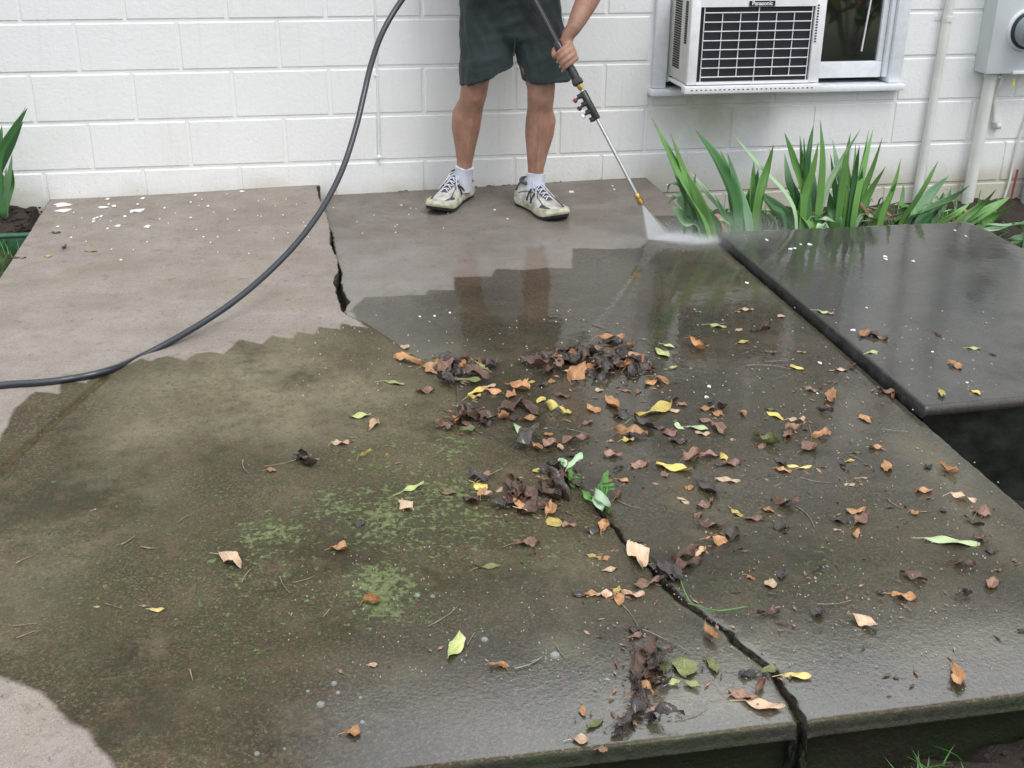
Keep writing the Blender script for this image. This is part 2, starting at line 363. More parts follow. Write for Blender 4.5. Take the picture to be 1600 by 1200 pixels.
# fallen leaves
def leaf_mat(name, a, b, spot, rough=.32, coat=.45, spotamt=.5):
    t = NT(name); g = t.tc.outputs['UV']; sp = t.n.new('ShaderNodeSeparateXYZ'); t.l.new(g, sp.inputs[0])
    rv = t.objrnd(); off = t.n.new('ShaderNodeVectorMath'); off.operation = 'ADD'; cx = t.n.new('ShaderNodeCombineXYZ')
    t.l.new(t.math('MULTIPLY', rv, 37.), cx.inputs[0]); t.l.new(g, off.inputs[0]); t.l.new(cx.outputs[0], off.inputs[1]); vv = off.outputs[0]
    n = t.noise(2.2, 4, .6, vec=vv); c = t.ramp(n, [(.3, a), (.7, b)])
    c = t.mix(t.math('MULTIPLY', t.step(t.noise(5.5, 5, .7, vec=vv), .5, .68), spotamt), c, spot)
    ax = t.math('ABSOLUTE', t.math('SUBTRACT', sp.outputs[0], .5))
    vein = t.math('SUBTRACT', 1, t.step(ax, .01, .05))
    w = t.n.new('ShaderNodeTexWave'); w.inputs['Scale'].default_value = 4.; w.inputs['Distortion'].default_value = .6
    cb = t.n.new('ShaderNodeCombineXYZ'); t.l.new(t.math('SUBTRACT', sp.outputs[1], t.math('MULTIPLY', ax, .7)), cb.inputs[0]); t.l.new(cb.outputs[0], w.inputs['Vector'])
    sv = t.step(w.outputs['Fac'], .8, 1.)
    vv2 = t.math('MAXIMUM', vein, t.math('MULTIPLY', sv, .5))
    c = t.mix(t.math('MULTIPLY', vv2, .45), c, tuple(min(1, q*1.35) for q in b))
    br = t.rng(rv, 0, 1, .72, 1.25); cc = t.n.new('ShaderNodeCombineColor')
    for i in range(3): t.l.new(br, cc.inputs[i])
    c = t.mix(1., c, cc.outputs[0], 'MULTIPLY')
    t.set(Base_Color=c, Roughness=rough, Coat_Weight=coat, Coat_Roughness=.1, Coat_IOR=1.4, Normal=t.bump(t.math('SUBTRACT', t.noise(9, 4, vec=vv), t.math('MULTIPLY', vv2, .5)), .0022, 1.))
    return t.m
LM = {'y': leaf_mat('yellow leaf', (.55, .42, .08), (.76, .62, .18), (.25, .13, .02), spotamt=.45),
      'Y': leaf_mat('bright yellow leaf', (.80, .60, .18), (.88, .72, .30), (.45, .25, .04), spotamt=.3),
      'g': leaf_mat('yellow green leaf', (.36, .42, .12), (.62, .66, .28), (.14, .13, .04), spotamt=.4),
      'G': leaf_mat('pale green leaf', (.50, .66, .30), (.68, .82, .46), (.22, .3, .1), spotamt=.25),
      'v': leaf_mat('olive leaf', (.12, .14, .04), (.24, .26, .09), (.08, .06, .02)),
      'p': leaf_mat('tan leaf', (.55, .34, .19), (.80, .58, .40), (.28, .12, .05), spotamt=.4),
      'o': leaf_mat('orange brown leaf', (.36, .16, .055), (.64, .34, .15), (.16, .06, .025)),
      'r': leaf_mat('reddish brown leaf', (.17, .08, .05), (.42, .24, .16), (.07, .03, .025)),
      'b': leaf_mat('brown leaf', (.060, .030, .018), (.15, .075, .045), (.04, .018, .012)),
      'd': leaf_mat('dark rotten leaf', (.020, .014, .012), (.055, .036, .028), (.10, .06, .045), .22, .8),
      'W': leaf_mat('weed leaf', (.07, .26, .035), (.16, .42, .08), (.05, .18, .03), spotamt=.2),
      'w': leaf_mat('pale weed leaf', (.34, .52, .30), (.52, .68, .46), (.25, .42, .2), spotamt=.2)}
t = NT('twig'); t.set(Base_Color=t.ramp(t.noise(50, 4), [(.3, (.12, .09, .06)), (.7, (.32, .27, .2))]), Roughness=.4, Coat_Weight=.4); M_TWIG = t.m
t = NT('grass blade'); t.set(Base_Color=t.ramp(t.noise(12, 3), [(.3, (.03, .12, .02)), (.7, (.10, .26, .05))]), Roughness=.5); M_GRASS = t.m

# ------------------------------------------------------------------ the wall
BW, BH = .4064, .2032; Z0 = .1366
XW0, XW1 = -7.1, 6.9; ZTOP = Z0+BH*12
WX0, WX1, WZ0, WZ1 = .625, 1.83, .425, 1.50   # window opening
mb = MB()
def blockface(x0, x1, z0, z1):
    g = .0048; d = .006; y0 = random.uniform(-.0012, .0012)
    a = (x0+g, x1-g, z0+g, z1-g); b = (x0+g+d, x1-g-d, z0+g+d, z1-g-d)
    vs = [(a[0], .001, a[2]), (a[1], .001, a[2]), (a[1], .001, a[3]), (a[0], .001, a[3]),
          (b[0], -.0062+y0, b[2]), (b[1], -.0062+y0, b[2]), (b[1], -.0062+y0, b[3]), (b[0], -.0062+y0, b[3])]
    mb.add(vs, [(4, 5, 6, 7), (0, 1, 5, 4), (1, 2, 6, 5), (2, 3, 7, 6), (3, 0, 4, 7)])
for j in range(-4, 12):
    z0, z1 = Z0+j*BH, Z0+(j+1)*BH
    off = 0 if (j % 2) else .5
    for k in range(-18, 18):
        x0, x1 = (k+off)*BW, (k+off+1)*BW
        if z0 < WZ1 and z1 > WZ0:
            segs = []
            if x1 <= WX0 or x0 >= WX1: segs = [(x0, x1, z0, z1)]
            else:
                if x0 < WX0: segs.append((x0, WX0, z0, z1))
                if x1 > WX1: segs.append((WX1, x1, z0, z1))
                if z0 < WZ0-.02: segs.append((max(x0, WX0), min(x1, WX1), z0, WZ0))
                if z1 > WZ1+.02: segs.append((max(x0, WX0), min(x1, WX1), WZ1, z1))
            for s_ in segs:
                if s_[1]-s_[0] > .03: blockface(*s_)
        else: blockface(x0, x1, z0, z1)
# mortar bed, with the window hole left open
for a, b in (((XW0-.3, -.0012, -.75), (WX0, .2, ZTOP)), ((WX1, -.0012, -.75), (XW1+.5, .2, ZTOP)), ((WX0, -.0012, -.75), (WX1, .2, WZ0)), ((WX0, -.0012, WZ1), (WX1, .2, ZTOP))):
    mb.box(a, b)
wall = mb.build('block_wall', M_WALL, smooth=False)
tag(wall, 'white painted concrete block wall of the house behind the man', 'wall')
# unseen eave and roof, added so the mid slab mirrors something dark
roof = thing('roof', 'unseen house roof with white soffit, added for reflections in the wet slab', 'roof', (0, 0, ZTOP))
mb = MB(); mb.box((XW0-.4, -.38, ZTOP+.002), (XW1+.4, .2, ZTOP+.03)); mb.build('soffit', simple('soffit paint', (.75, .75, .73), .6), roof)
mb = MB(); mb.box((XW0-.4, -.42, ZTOP-.03), (XW1+.4, -.382, ZTOP+.16)); mb.build('fascia', M_WHITEPAINT, roof)
mb = MB(); mb.add([(XW0-.5, -.48, ZTOP+.165), (XW1+.5, -.48, ZTOP+.165), (XW1+.5, 4.2, ZTOP+1.6), (XW0-.5, 4.2, ZTOP+1.6), (XW0-.5, -.48, ZTOP+.185), (XW1+.5, -.48, ZTOP+.185), (XW1+.5, 4.2, ZTOP+1.62), (XW0-.5, 4.2, ZTOP+1.62)],
                 [(0, 3, 2, 1), (4, 5, 6, 7), (0, 1, 5, 4), (1, 2, 6, 5), (2, 3, 7, 6), (3, 0, 4, 7)])
mb.build('shingles', simple('shingles', (.06, .055, .05), .9, bump=.004, bscale=60), roof)

# ------------------------------------------------------------------ window
wp = (WX0+.6, -.01, WZ0); win = thing('window', 'white vinyl window with dark glass behind the air conditioner', 'window', wp)
mb = MB(); mb.box((WX0, -.030, WZ0+.005), (WX0+.062, .12, WZ1), .004); mb.box((WX0+.064, -.012, WZ0+.03), (WX0+.085, .1, WZ1), .003)
mb.box((WX1-.062, -.030, WZ0+.005), (WX1, .12, WZ1), .004); mb.box((WX1-.085, -.012, WZ0+.03), (WX1-.064, .1, WZ1), .003)
mb.box((WX0+.0625, -.028, WZ1-.05), (WX1-.0625, .12, WZ1), .004)
mb.build('window_frame', M_VINYL, win)
mb = MB(); mb.box((WX0-.015, -.065, WZ0-.025), (WX1+.01, .06, WZ0+.003), .006); mb.build('sill', M_VINYL, win)
mb = MB(); mb.box((1.30, .006, .452), (WX1-.088, .05, .525), .004)
mb.box((WX1-.115, .008, .526), (WX1-.088, .048, WZ1-.052), .003); mb.box((1.22, .010, .526), (1.25, .048, WZ1-.052), .003)
mb.build('sash', M_VINYL, win)
mb = MB(); mb.box((WX0+.09, .022, WZ0+.05), (WX1-.09, .03, WZ1-.05)); mb.build('glass', M_GLASS, win)
mb = MB(); p0 = aty(1362, -5, .018); p1 = aty(1346, 80, .018); mb.tube([p0, p1], .004, 6); mb.build('blind_wand', M_WHITEPAINT, win)
mb = MB(); mb.box((WX0+.01, .13, WZ0-.05), (WX1-.01, .18, WZ1+.0)); mb.build('dark_room', M_DARK, win)

# ------------------------------------------------------------------ air conditioner
AX0, AX1, AY, AZ0, AZ1 = .695, 1.292, -.30, .488, .850
ac = thing('air_conditioner', 'white window air conditioner with a dark gridded grille jutting from the window', 'air conditioner', (1., -.15, AZ0))
mb = MB()   # casing: side panels, top, bottom round the grille opening
mb.box((AX0, AY+.022, AZ0), (AX1, .0, AZ1-.01), .006); mb.build('casing', M_BEIGE, ac)
GX0, GX1, GZ0, GZ1 = .735, 1.245, .499, .808
mb = MB()
mb.box((AX0-.002, AY-.002, AZ0-.0), (GX0, AY+.020, AZ1), .004); mb.box((GX1, AY-.002, AZ0-.0), (AX1+.002, AY+.020, AZ1), .004)
mb.box((GX0, AY-.0005, GZ1), (GX1, AY+.019, AZ1-.001)); mb.box((GX0, AY-.0005, AZ0), (GX1, AY+.019, GZ0))
mb.build('front_frame', M_WHITEPAINT, ac)
mb = MB(); mb.box((GX0+.002, AY+.014, GZ0+.002), (GX1-.002, AY+.0215, GZ1-.002)); mb.build('condenser', M_FIN, ac)
mb = MB(); gx0, gx1 = GX0+.018, GX1-.011
rows = [.520+i*.0378 for i in range(8)]
for z in rows: mb.tube([(gx0, AY+.002, z), (gx1, AY+.002, z)], .0023, 6)
for i in range(7):
    x = gx0+i*(gx1-gx0)/6
    z0, z1 = (GZ0, GZ1) if i in (0, 3, 6) else (rows[0], rows[-1])
    mb.tube([(x, AY+.0055, z0), (x, AY+.0055, z1)], .0022, 6)
mb.build('grille', M_WHITEPAINT, ac)
mb = MB(); mb.box((AX0-.016, AY-.022, AZ0-.034), (AX1+.012, AY+.03, AZ0-.004), .003); mb.box((AX0-.012, AY+.032, AZ0-.016), (AX1+.008, -.07, AZ0-.003), .002)
mb.build('base_rail', M_WHITEPAINT, ac)
mb = MB()
for i in range(27): mb.box((AX0+.012+i*.021, AY-.0235, AZ0-.020), (AX0+.019+i*.021, AY-.0222, AZ0-.016))
mb.build('rail_slot', M_DARK, ac)
mb = MB()
for i in range(29):
    z = AZ0+.05+i*.0102
    mb.box((AX0-.0030, -.17, z), (AX0-.0003, -.085, z+.0062))
mb.build('side_vent', M_DARK, ac)
mb = MB()
for i in range(18):
    z = AZ0+.165+i*.0098
    mb.box((AX0-.0030, -.252, z), (AX0-.0003, -.225, z+.0072))
mb.build('side_vent', M_DARK, ac)
mb = MB()
for i in range(33):
    z = AZ0+.05+i*.0088
    mb.ball((AX0-.001, -.20+.004*(i % 2), z), (.0022, .003, .003), 6, 4)
mb.build('screw_strip', M_WHITEPAINT, ac)
mb = MB(); mb.box((.944, AY-.0045, .8105), (1.058, AY-.002, .832)); npl = mb.build('name_plate', M_DARK, ac)
tc_ = bpy.data.curves.new('brand', 'FONT'); tc_.body = 'Panasonic'; tc_.size = .0235; tc_.extrude = .0006; tc_.align_x = 'CENTER'; tc_.offset = .0006
to = bpy.data.objects.new('tmp', tc_); COL.objects.link(to)
me = bpy.data.meshes.new_from_object(to.evaluated_get(bpy.context.evaluated_depsgraph_get())); bpy.data.objects.remove(to)
me.transform(Matrix.Translation((1.001, AY-.0052, .8145)) @ Matrix.Rotation(R(90), 4, 'X'))
link('lettering', me, M_WHITEPAINT, npl, False)
mb = MB()
for i in range(14): 
    z = GZ0+.16+i*.0115
    mb.box((GX1+.006, AY-.0035, z), (GX1+.015, AY-.0021, z+.006))
mb.build('warning_text', M_DARK, ac)

# ------------------------------------------------------------------ conduits, meter, wires on the wall
def wallpipe(name, label, pts, r, mat=M_PIPE, straps=(), cat='pipe'):
    o = thing(name, label, cat, tuple(pts[-1])); mb = MB(); mb.tube(pts, r, 14); mb.build('pipe', mat, o)
    for (x, y, z) in straps:
        m2 = MB(); m2.tube([(x, y, z-.011), (x, y, z+.011)], r+.004, 14); m2.box((x-r-.03, -.010, z-.009), (x-r+.004, -.0062, z+.009)); m2.box((x+r-.004, -.010, z-.009), (x+r+.018, -.0062, z+.009)); m2.build('strap', mat, o)
    return o
wallpipe('conduit', 'white vertical conduit pipe between the window and the meter box', [(2.022, -.034, 2.5), (2.018, -.034, .9), (2.008, -.034, .3), (1.992, -.036, -.35)], .0205, straps=[(2.017, -.034, .715)])
wallpipe('conduit', 'thick white conduit running down from the meter box to the ground', [(2.275, -.05, .49), (2.27, -.05, .2), (2.258, -.05, -.4)], .0285)
mb = MB(); mb.tube([(2.275, -.05, .468), (2.274, -.05, .446)], .033, 14); mb.tube([(2.3, -.083, .455), (2.3, -.07, .455)], .006, 8)
cn = mb.build('pipe_coupling', M_PIPE); tag(cn, 'coupling ring at the top of the thick conduit under the meter box', 'coupling')
mx0, mx1, mz0, mz1, my = 2.205, 2.56, .475, 1.18, -.115
mt = thing('meter_box', 'pale grey electric meter box with a round glass meter', 'meter', (2.38, -.05, mz0))
mb = MB(); mb.box((mx0, my, mz0), (mx1, -.006, mz1), .004); mb.build('box', M_GREYBOX, mt)
mc = aty(1603, 47, my); mc[1] = my
mb = MB(); mb.tube([(mc[0], my+.002, mc[2]), (mc[0], my-.012, mc[2])], [.098, .092], 36); mb.build('mounting_ring', M_WHITEPAINT, mt)
mb = MB(); mb.tube([(mc[0], my-.0125, mc[2]), (mc[0], my-.030, mc[2])], [.084, .082], 36); mb.build('gasket', simple('navy rubber', (.02, .025, .05), .4), mt)
mb = MB(); mb.tube([(mc[0], my-.0305, mc[2]), (mc[0], my-.06, mc[2]), (mc[0], my-.085, mc[2]), (mc[0], my-.10, mc[2])], [.076, .072, .064, .045], 36); dome = mb.build('glass_dome', simple('grey meter glass', (.28, .32, .32), .12, coat=.8), mt)
mb = MB(); mb.tube([(mc[0], my-.101, mc[2]), (mc[0], my-.104, mc[2])], .042, 30); mb.build('dial', simple('dial face', (.55, .62, .62), .3), dome)
mb = MB(); mb.box((2.34, my-.006, mz0-.003), (2.40, my, mz0+.012), .002); mb.build('latch', M_WHITEPAINT, mt)
q = aty(1584, 124, my-.01); mb = MB(); mb.tube([(q[0]-.004, my-.01, q[2]), (q[0]+.004, my-.01, q[2]-.002), (q[0]+.004, my-.01, q[2]-.035)], .003, 8); mb.box((q[0]-.002, my-.014, q[2]-.036), (q[0]+.007, my-.008, q[2]-.012), .001)
tag(mb.build('seal_tag', M_YELLOW), 'small yellow seal tag hanging under the meter box', 'tag')
P = [aty(1567, 112, -.06), aty(1561, 135, -.05), aty(1553, 150, -.03), aty(1553, 172, -.022), aty(1553, 188, -.022)]
mb = MB(); mb.tube(catmull(P, 6), .010, 10); w_ = thing('ground_tube', 'short bent cream tube ending on the wall below the meter box', 'tube', tuple(P[-1])); mb.build('tube', M_PIPE, w_)
mb = MB(); q = aty(1557, 196, -.022); mb.tube([(q[0]-.010, -.022, q[2]+.02), (q[0], -.022, q[2]-.004), (q[0]+.018, -.024, q[2]-.004)], .015, 10); mb.build('end_cap', M_PIPE, w_)
P = [aty(1615, 150, -.02), aty(1590, 225, -.02), aty(1577, 285, -.02), aty(1560, 340, -.02)]
mb = MB(); mb.tube(P, .006, 8); tag(mb.build('thin_pipe', M_PIPE), 'thin white line running down the wall at the far right', 'pipe')
P = [aty(1590, 265, -.03), aty(1580, 310, -.03), aty(1568, 372, -.03)]
mb = MB(); mb.tube(P, .0055, 8); tag(mb.build('red_cable', M_REDCABLE), 'thin red cable beside the grey duct at the far right', 'cable')
mb = MB(); mb.tube([aty(1652, 150, -.06), aty(1618, 280, -.06), aty(1600, 360, -.06)], .05, 14); tag(mb.build('duct', M_GREYPIPE), 'grey vertical duct at the far right edge of the wall', 'duct')
P = [(-.607, -.009, 2.3), (-.605, -.009, 1.), (-.604, -.009, .6), (-.609, -.009, .3), (-.612, -.009, .165)]
mb = MB(); mb.tube(P, .0042, 8); tw = thing('phone_wire', 'thin white painted wire running down the block wall left of the man', 'wire', P[-1]); mb.build('wire', M_WHITEPAINT, tw)
mb = MB(); mb.ball((-.611, -.014, .155), (.012, .01, .011), 10, 7); mb.tube([(-.611, -.014, .155), (-.606, -.014, .125)], .003, 6); mb.build('wire_end', M_WHITEPAINT, tw)
mb = MB(); mb.box((-.618, -.013, .505), (-.60, -.006, .513), .001); mb.build('clip', M_WHITEPAINT, tw)

# ------------------------------------------------------------------ the slabs
YF = -3.672; XL = -2.018; XR = .622
crack_px = [(506,288,.026),(503,303,.04),(503,320,.028),(508,338,.004),(513,352,.002),(518,365,.010),(519,385,.018),(522,397,.010),(528,410,.001),(530,425,.010),(527,440,.028),(531,455,.026),(538,470,.034),(536,483,.014),(541,492,.001),
 (575,508,0),(630,545,0),(660,565,.001),(690,584,.002),(712,605,.0005),(714,648,.0005),(745,675,.001),(800,702,0),(850,728,.001),(880,740,.003),(905,762,.005),(925,780,.006),(940,800,.012),(952,817,.010),(965,828,.012),(975,845,.010),(985,858,.005),(1000,872,.009),(1020,888,.017),(1040,912,.018),(1062,935,.020),(1085,950,.015),(1110,968,.010),(1140,985,.015),(1152,1003,.018),(1180,1022,.019),(1210,1042,.017),(1222,1065,.014),(1240,1085,.018),(1253,1114,.020)]
cw = np.array([list(at(u, v)[:2])+[w] for u, v, w in crack_px]); cw[0, 1] = 0; cw[-1, 1] = YF
ct = cw[:, 1]/YF
for i in range(1, len(ct)): ct[i] = max(ct[i], ct[i-1]+1e-4)
NR = 560; T = np.linspace(0, 1, NR)
cx = np.interp(T, ct, cw[:, 0]); wd = np.interp(T, ct, cw[:, 2])
def jag(n, amp, s):
    a = np.zeros(n)
    for k, w in ((3, 1.), (9, .6), (2, .5)):
        r_ = rng.normal(size=n//k+3); a += w*np.interp(np.arange(n)/k, np.arange(len(r_)), r_)
    return a*amp
hair = np.clip(wd/.006, .12, 1)
cA = cx-wd/2+jag(NR, .0016, 1)*hair; cB = cx+wd/2+jag(NR, .0016, 2)*hair
bad = cB < cA+.0006; mid = (cA+cB)/2; cA = np.where(bad, mid-.0003, cA); cB = np.where(bad, mid+.0003, cB)

def sm(a, b, x): t_ = np.clip((x-a)/(b-a), 0, 1); return t_*t_*(3-2*t_)
def zA(x, y):
    top = .019+.020*sm(-2, -.86, x); return top*(1-sm(0, 1.55, -y))
def zB(x, y):
    return (-.010+.025*sm(-.85, .6, x))*(1-sm(0, 1.4, -y))
def undul(x, y):
    a = np.zeros_like(x)
    for i in range(10):
        k = rng2.uniform(1, 6, 2)*rng2.choice([-1, 1], 2); a += np.sin(k[0]*x+k[1]*y+rng2.uniform(0, 6))*.0006
    return a
def poly_sd(px, X, Y):
    P = np.array([at(u, v)[:2] for u, v in px]); n = len(P); d = np.full(X.shape, 1e9); ins = np.zeros(X.shape, bool)
    for i in range(n):
        a, b = P[i], P[(i+1) % n]; e = b-a; wx, wy = X-a[0], Y-a[1]
        t_ = np.clip((wx*e[0]+wy*e[1])/max(e@e, 1e-12), 0, 1)
        d = np.minimum(d, (wx-e[0]*t_)**2+(wy-e[1]*t_)**2)
        c = (a[1] > Y) != (b[1] > Y)
        ins ^= c & (X < (b[0]-a[0])*(Y-a[1])/((b[1]-a[1]) if abs(b[1]-a[1]) > 1e-12 else 1e-12)+a[0])
    return np.where(ins, 1, -1)*np.sqrt(d)
CLEAN = [[(60, 250), (-40, 470), (-160, 700), (-60, 720), (0,690),(15,659),(26,640),(45,621),(56,613),(75,614),(92,617),(96,600),(115,598),(139,602),(150,585),(190,575),(221,561),(236,566),(246,560),(262,557),(291,565),(306,553),(328,550),(349,553),(375,531),(409,538),(424,524),(456,529),(465,518),(491,522),(499,511),(531,514),(534,506),(574,512),
          (556,498),(549,486),(556,478),(570,466),(600,464),(667,462),(667,453),(709,454),(710,434),(768,433),(775,420),(819,422),(860,418),(893,420),(895,389),(960,390),(1000,388),(1010,378),(1020,341),(1068,340),(1085,320), (1010, 250)],
         [(-260,1010),(0,1058),(40,1074),(75,1096),(110,1122),(140,1148),(165,1176),(188,1205),(230,1300),(-260,1400)]]
MOSSB = [(400,900,260,.42),(620,760,200,.5),(200,900,160,.38),(100,780,120,.3),(700,860,150,.4),(1330,900,160,.38),(1420,820,100,.3),(440,840,80,.9),(540,790,80,.75),(620,800,110,.75),(720,790,110,.8),(600,920,80,.95),(830,850,80,.55),(640,700,90,.55),(300,960,90,.45),(360,890,110,.5),(500,960,110,.5),(190,850,120,.35),(1290,880,90,.45),(1330,980,90,.35),(700,700,70,.6),(860,760,60,.6),(60,900,90,.3),(160,1000,80,.4),(1180,830,70,.3),(500,600,200,.22),(300,640,160,.25)]
LITE = [(430,600,230,90,1.),(260,650,170,80,.8),(620,640,160,90,.7),(180,760,160,70,.5),(40,900,120,90,.6),(30,840,80,60,.7),(700,560,130,50,.6),(900,900,160,90,.35),(1150,1000,160,70,.55),(1080,1090,170,45,.8),(880,1010,60,30,.8),(640,1060,60,30,.5),(1400,900,150,90,.4),(1500,1010,140,50,.8),(1540,820,60,90,.7),(1480,740,50,70,.7),(1180,430,160,40,.6),(250,1120,90,60,.35),(1250,620,200,120,.25)]
OCHRE = [(1060,770,60,.9),(1440,700,50,.9),(1180,560,60,.55),(1320,600,60,.4),(1100,900,120,.3),(640,620,120,.3),(1300,960,140,.4)]
WETB = [(760,500,230,55,1.1),(900,560,200,60,.7),(1000,450,150,60,.9),(640,560,70,30,.4)]
def blobs(L, X, Y):
    a = np.zeros_like(X)
    for q in L:
        c = at(q[0], q[1]); rx = np.linalg.norm(at(q[0]+q[2], q[1])-c); ry = abs(at(q[0], q[1]-(q[3] if len(q) == 5 else q[2]*.75))[1]-c[1])
        a = np.maximum(a, q[-1]*np.exp(-(((X-c[0])/rx)**2+((Y-c[1])/ry)**2)))
    return a
def wetness(X, Y, side):
    y = -Y
    if side == 'B': w = .42+.30*sm(.5, 1.1, y)+.15*sm(-.9, .3, X)*sm(1.2, 2.5, y)
    else: w = .06+.16*sm(1.6, 2.4, y)+.42*sm(-1.0, -.45, X)*sm(2.8, 3.4, y)+.3*sm(3.25, 3.55, y)*sm(-1.3, -.8, X)
    w = w+.5*sm(3.1, 3.66, y)*sm(-1.35, -.6, X)
    w = w+(.5*sm(3.1, 3.66, y) if side == 'B' else 0)
    w = np.clip(w, 0, 1.4)
    return np.clip(w+blobs(WETB, X, Y)*(.8 if side == 'B' else .25), 0, 1.4)
def set_attr(me, name, a):
    at_ = me.attributes.new(name, 'FLOAT', 'POINT'); at_.data.foreach_set('value', np.asarray(a, np.float32))
def grid_mesh(name, X, Y, Z, mats, matid=None):
    nr, nc = X.shape; idx = np.arange(nr*nc).reshape(nr, nc)
    q = np.stack([idx[:-1, :-1], idx[1:, :-1], idx[1:, 1:], idx[:-1, 1:]], -1).reshape(-1, 4)
    me = bpy.data.meshes.new(name); me.vertices.add(nr*nc); me.vertices.foreach_set('co', np.stack([X, Y, Z], -1).astype(np.float32).ravel())
    me.loops.add(q.size); me.loops.foreach_set('vertex_index', q.astype(np.int32).ravel())
    me.polygons.add(len(q)); me.polygons.foreach_set('loop_start', (np.arange(len(q))*4).astype(np.int32))
    for m in mats: me.materials.append(m)
    if matid is not None: me.polygons.foreach_set('material_index', matid.astype(np.int32).ravel())
    me.update(calc_edges=True); me.validate(); me.polygons.foreach_set('use_smooth', [True]*len(q)); return me
NOSE = [(.004, -.001), (.008, -.004), (.0105, -.009), (.011, -.018), (.0115, -.026), (.0145, -.029), (.013, -.034), (-.012, -.036), (-.014, -.16)]
def slab(name, xl, xr, nc, zf, side, label, leftdrop, rightdrop):
    global rng2
    rng2 = np.random.default_rng(3)
    u = np.linspace(0, 1, nc)
    X = xl[:, None]+(xr-xl)[:, None]*u[None, :]; Y = np.repeat((T*YF)[:, None], nc, 1)
    Z = zf(X, Y)+undul(X, Y)-.013*np.clip(1-(Y-YF)/.26, 0, 1)**2.5
    # crumble: slight droop next to the crack
    dcr = (X-xl[:, None]) if side == 'B' else (xr[:, None]-X)
    Z -= .003*np.exp(-dcr/.006)*np.interp(T, ct, np.clip(cw[:, 2]/.01, 0, 1))[:, None]
    sd = np.max([poly_sd(p_, X, Y) for p_ in CLEAN], 0); mo = blobs(MOSSB, X, Y); oc = blobs(OCHRE, X, Y); we = wetness(X, Y, side)
    # mossy line of the old control joint
    if side == 'A':
        a, b = at(165, 590)[:2], at(-40, 770)[:2]; e = b-a; t_ = np.clip(((X-a[0])*e[0]+(Y-a[1])*e[1])/(e@e), 0, 1)
        dj = np.hypot(X-a[0]-e[0]*t_, Y-a[1]-e[1]*t_); Z -= .006*np.exp(-(dj/.012)**2); mo = np.maximum(mo, .35*np.exp(-(dj/.03)**2)); oc = np.maximum(oc, .95*np.exp(-(dj/.010)**2))
        sd = np.minimum(sd, np.where(dj < .03, -.05+0*dj, 9))
    else:
        pp = [at(*q)[:2] for q in ((1008, 405), (992, 440), (975, 470), (958, 498), (950, 512))]; dj = np.full(X.shape, 9.)
        for a, b in zip(pp[:-1], pp[1:]):
            e = b-a; t_ = np.clip(((X-a[0])*e[0]+(Y-a[1])*e[1])/(e@e), 0, 1); dj = np.minimum(dj, np.hypot(X-a[0]-e[0]*t_, Y-a[1]-e[1]*t_))
        Z -= .0006*np.exp(-(dj/.006)**2)
    cols = [X]; ycol = [Y]; zcol = [Z]; ex = 0
    def side_cols(xe, yv, ze, drops, s):
        return np.stack([xe+s*dx for dx, dz in drops], 1), np.stack([yv for _ in drops], 1), np.stack([ze+dz for dx, dz in drops], 1)
    ye = Y[:, 0]
    LX, LY, LZ = side_cols(X[:, 0], ye, Z[:, 0], leftdrop[::-1], -1); RX, RY, RZ = side_cols(X[:, -1], ye, Z[:, -1], rightdrop, 1)
    amp = lambda A, s: A+s*(rng.normal(size=A.shape)*.0022)
    if side == 'B': LX = amp(LX, 1)
    else: RX = amp(RX, 1)
    X2 = np.hstack([LX, X, RX]); Y2 = np.hstack([LY, Y, RY]); Z2 = np.hstack([LZ, Z, RZ])
    nl, nrr = LX.shape[1], RX.shape[1]
    pad = lambda A: np.hstack([np.repeat(A[:, :1], nl, 1), A, np.repeat(A[:, -1:], nrr, 1)])
    da = np.clip((.95 if side == 'B' else .12)+0*X, 0, 1); da = np.where(sd > 0, da, .0); li_ = blobs(LITE, X, Y); ln_ = np.clip(1.25*np.exp(-(dj/.011)**2), 0, 1) if side == 'A' else .3*np.exp(-(dj/.006)**2); fr_ = sm(3.1, 3.66, -Y)*(1 if side == 'B' else sm(-1.35, -.6, X)); at4 = [pad(q) for q in (sd, mo, oc, we, da, li_, ln_, fr_)]
    Xf = np.vstack([X2]+[X2[-1:]]*len(NOSE)); Yf = np.vstack([Y2]+[Y2[-1:]-dx+rng.normal(size=X2.shape[1])*(.0008 if dz > -.034 else 0) for dx, dz in NOSE]); Zf = np.vstack([Z2]+[np.maximum(Z2[-1:]+dz, Z2[-1:]+dz) for dx, dz in NOSE])
    at4 = [np.vstack([q]+[q[-1:]*(.2 if i_ in (3, 7) else 1)]*len(NOSE)) for i_, q in enumerate(at4)]
    nr2, nc2 = Xf.shape; mi = np.zeros((nr2-1, nc2-1), int)
    mi[NR+1:, :] = 1
    if side == 'B': mi[:, :nl] = 2; 
    else: mi[:, nc2-1-nrr:] = 2; mi[:, :nl] = 1
    if side == 'B': mi[:, nc2-1-nrr:] = 1
    mi[NR+1:, :] = 1
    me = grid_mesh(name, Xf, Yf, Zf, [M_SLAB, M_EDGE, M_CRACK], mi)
    for n_, q in zip(('clean', 'moss', 'ochre', 'wet', 'damp', 'lite', 'line', 'front'), at4): set_attr(me, n_, q.ravel())
    o = bpy.data.objects.new(name, me); COL.objects.link(o); tag(o, label, kind='structure'); return o
CR = [(-.001, -.004), (-.0005, -.012), (.000, -.03), (-.001, -.055), (0, -.09)]
XLv = np.full(NR, XL)+jag(NR, .0008, 1); XRv = np.full(NR, XR)+jag(NR, .0007, 1)
SLAB_L = slab('patio_slab', XLv, cA, 260, zA, 'A', 'left concrete slab, half washed clean and half mossy', [(.003, -.002), (.006, -.008), (.007, -.03), (.007, -.12)], CR)
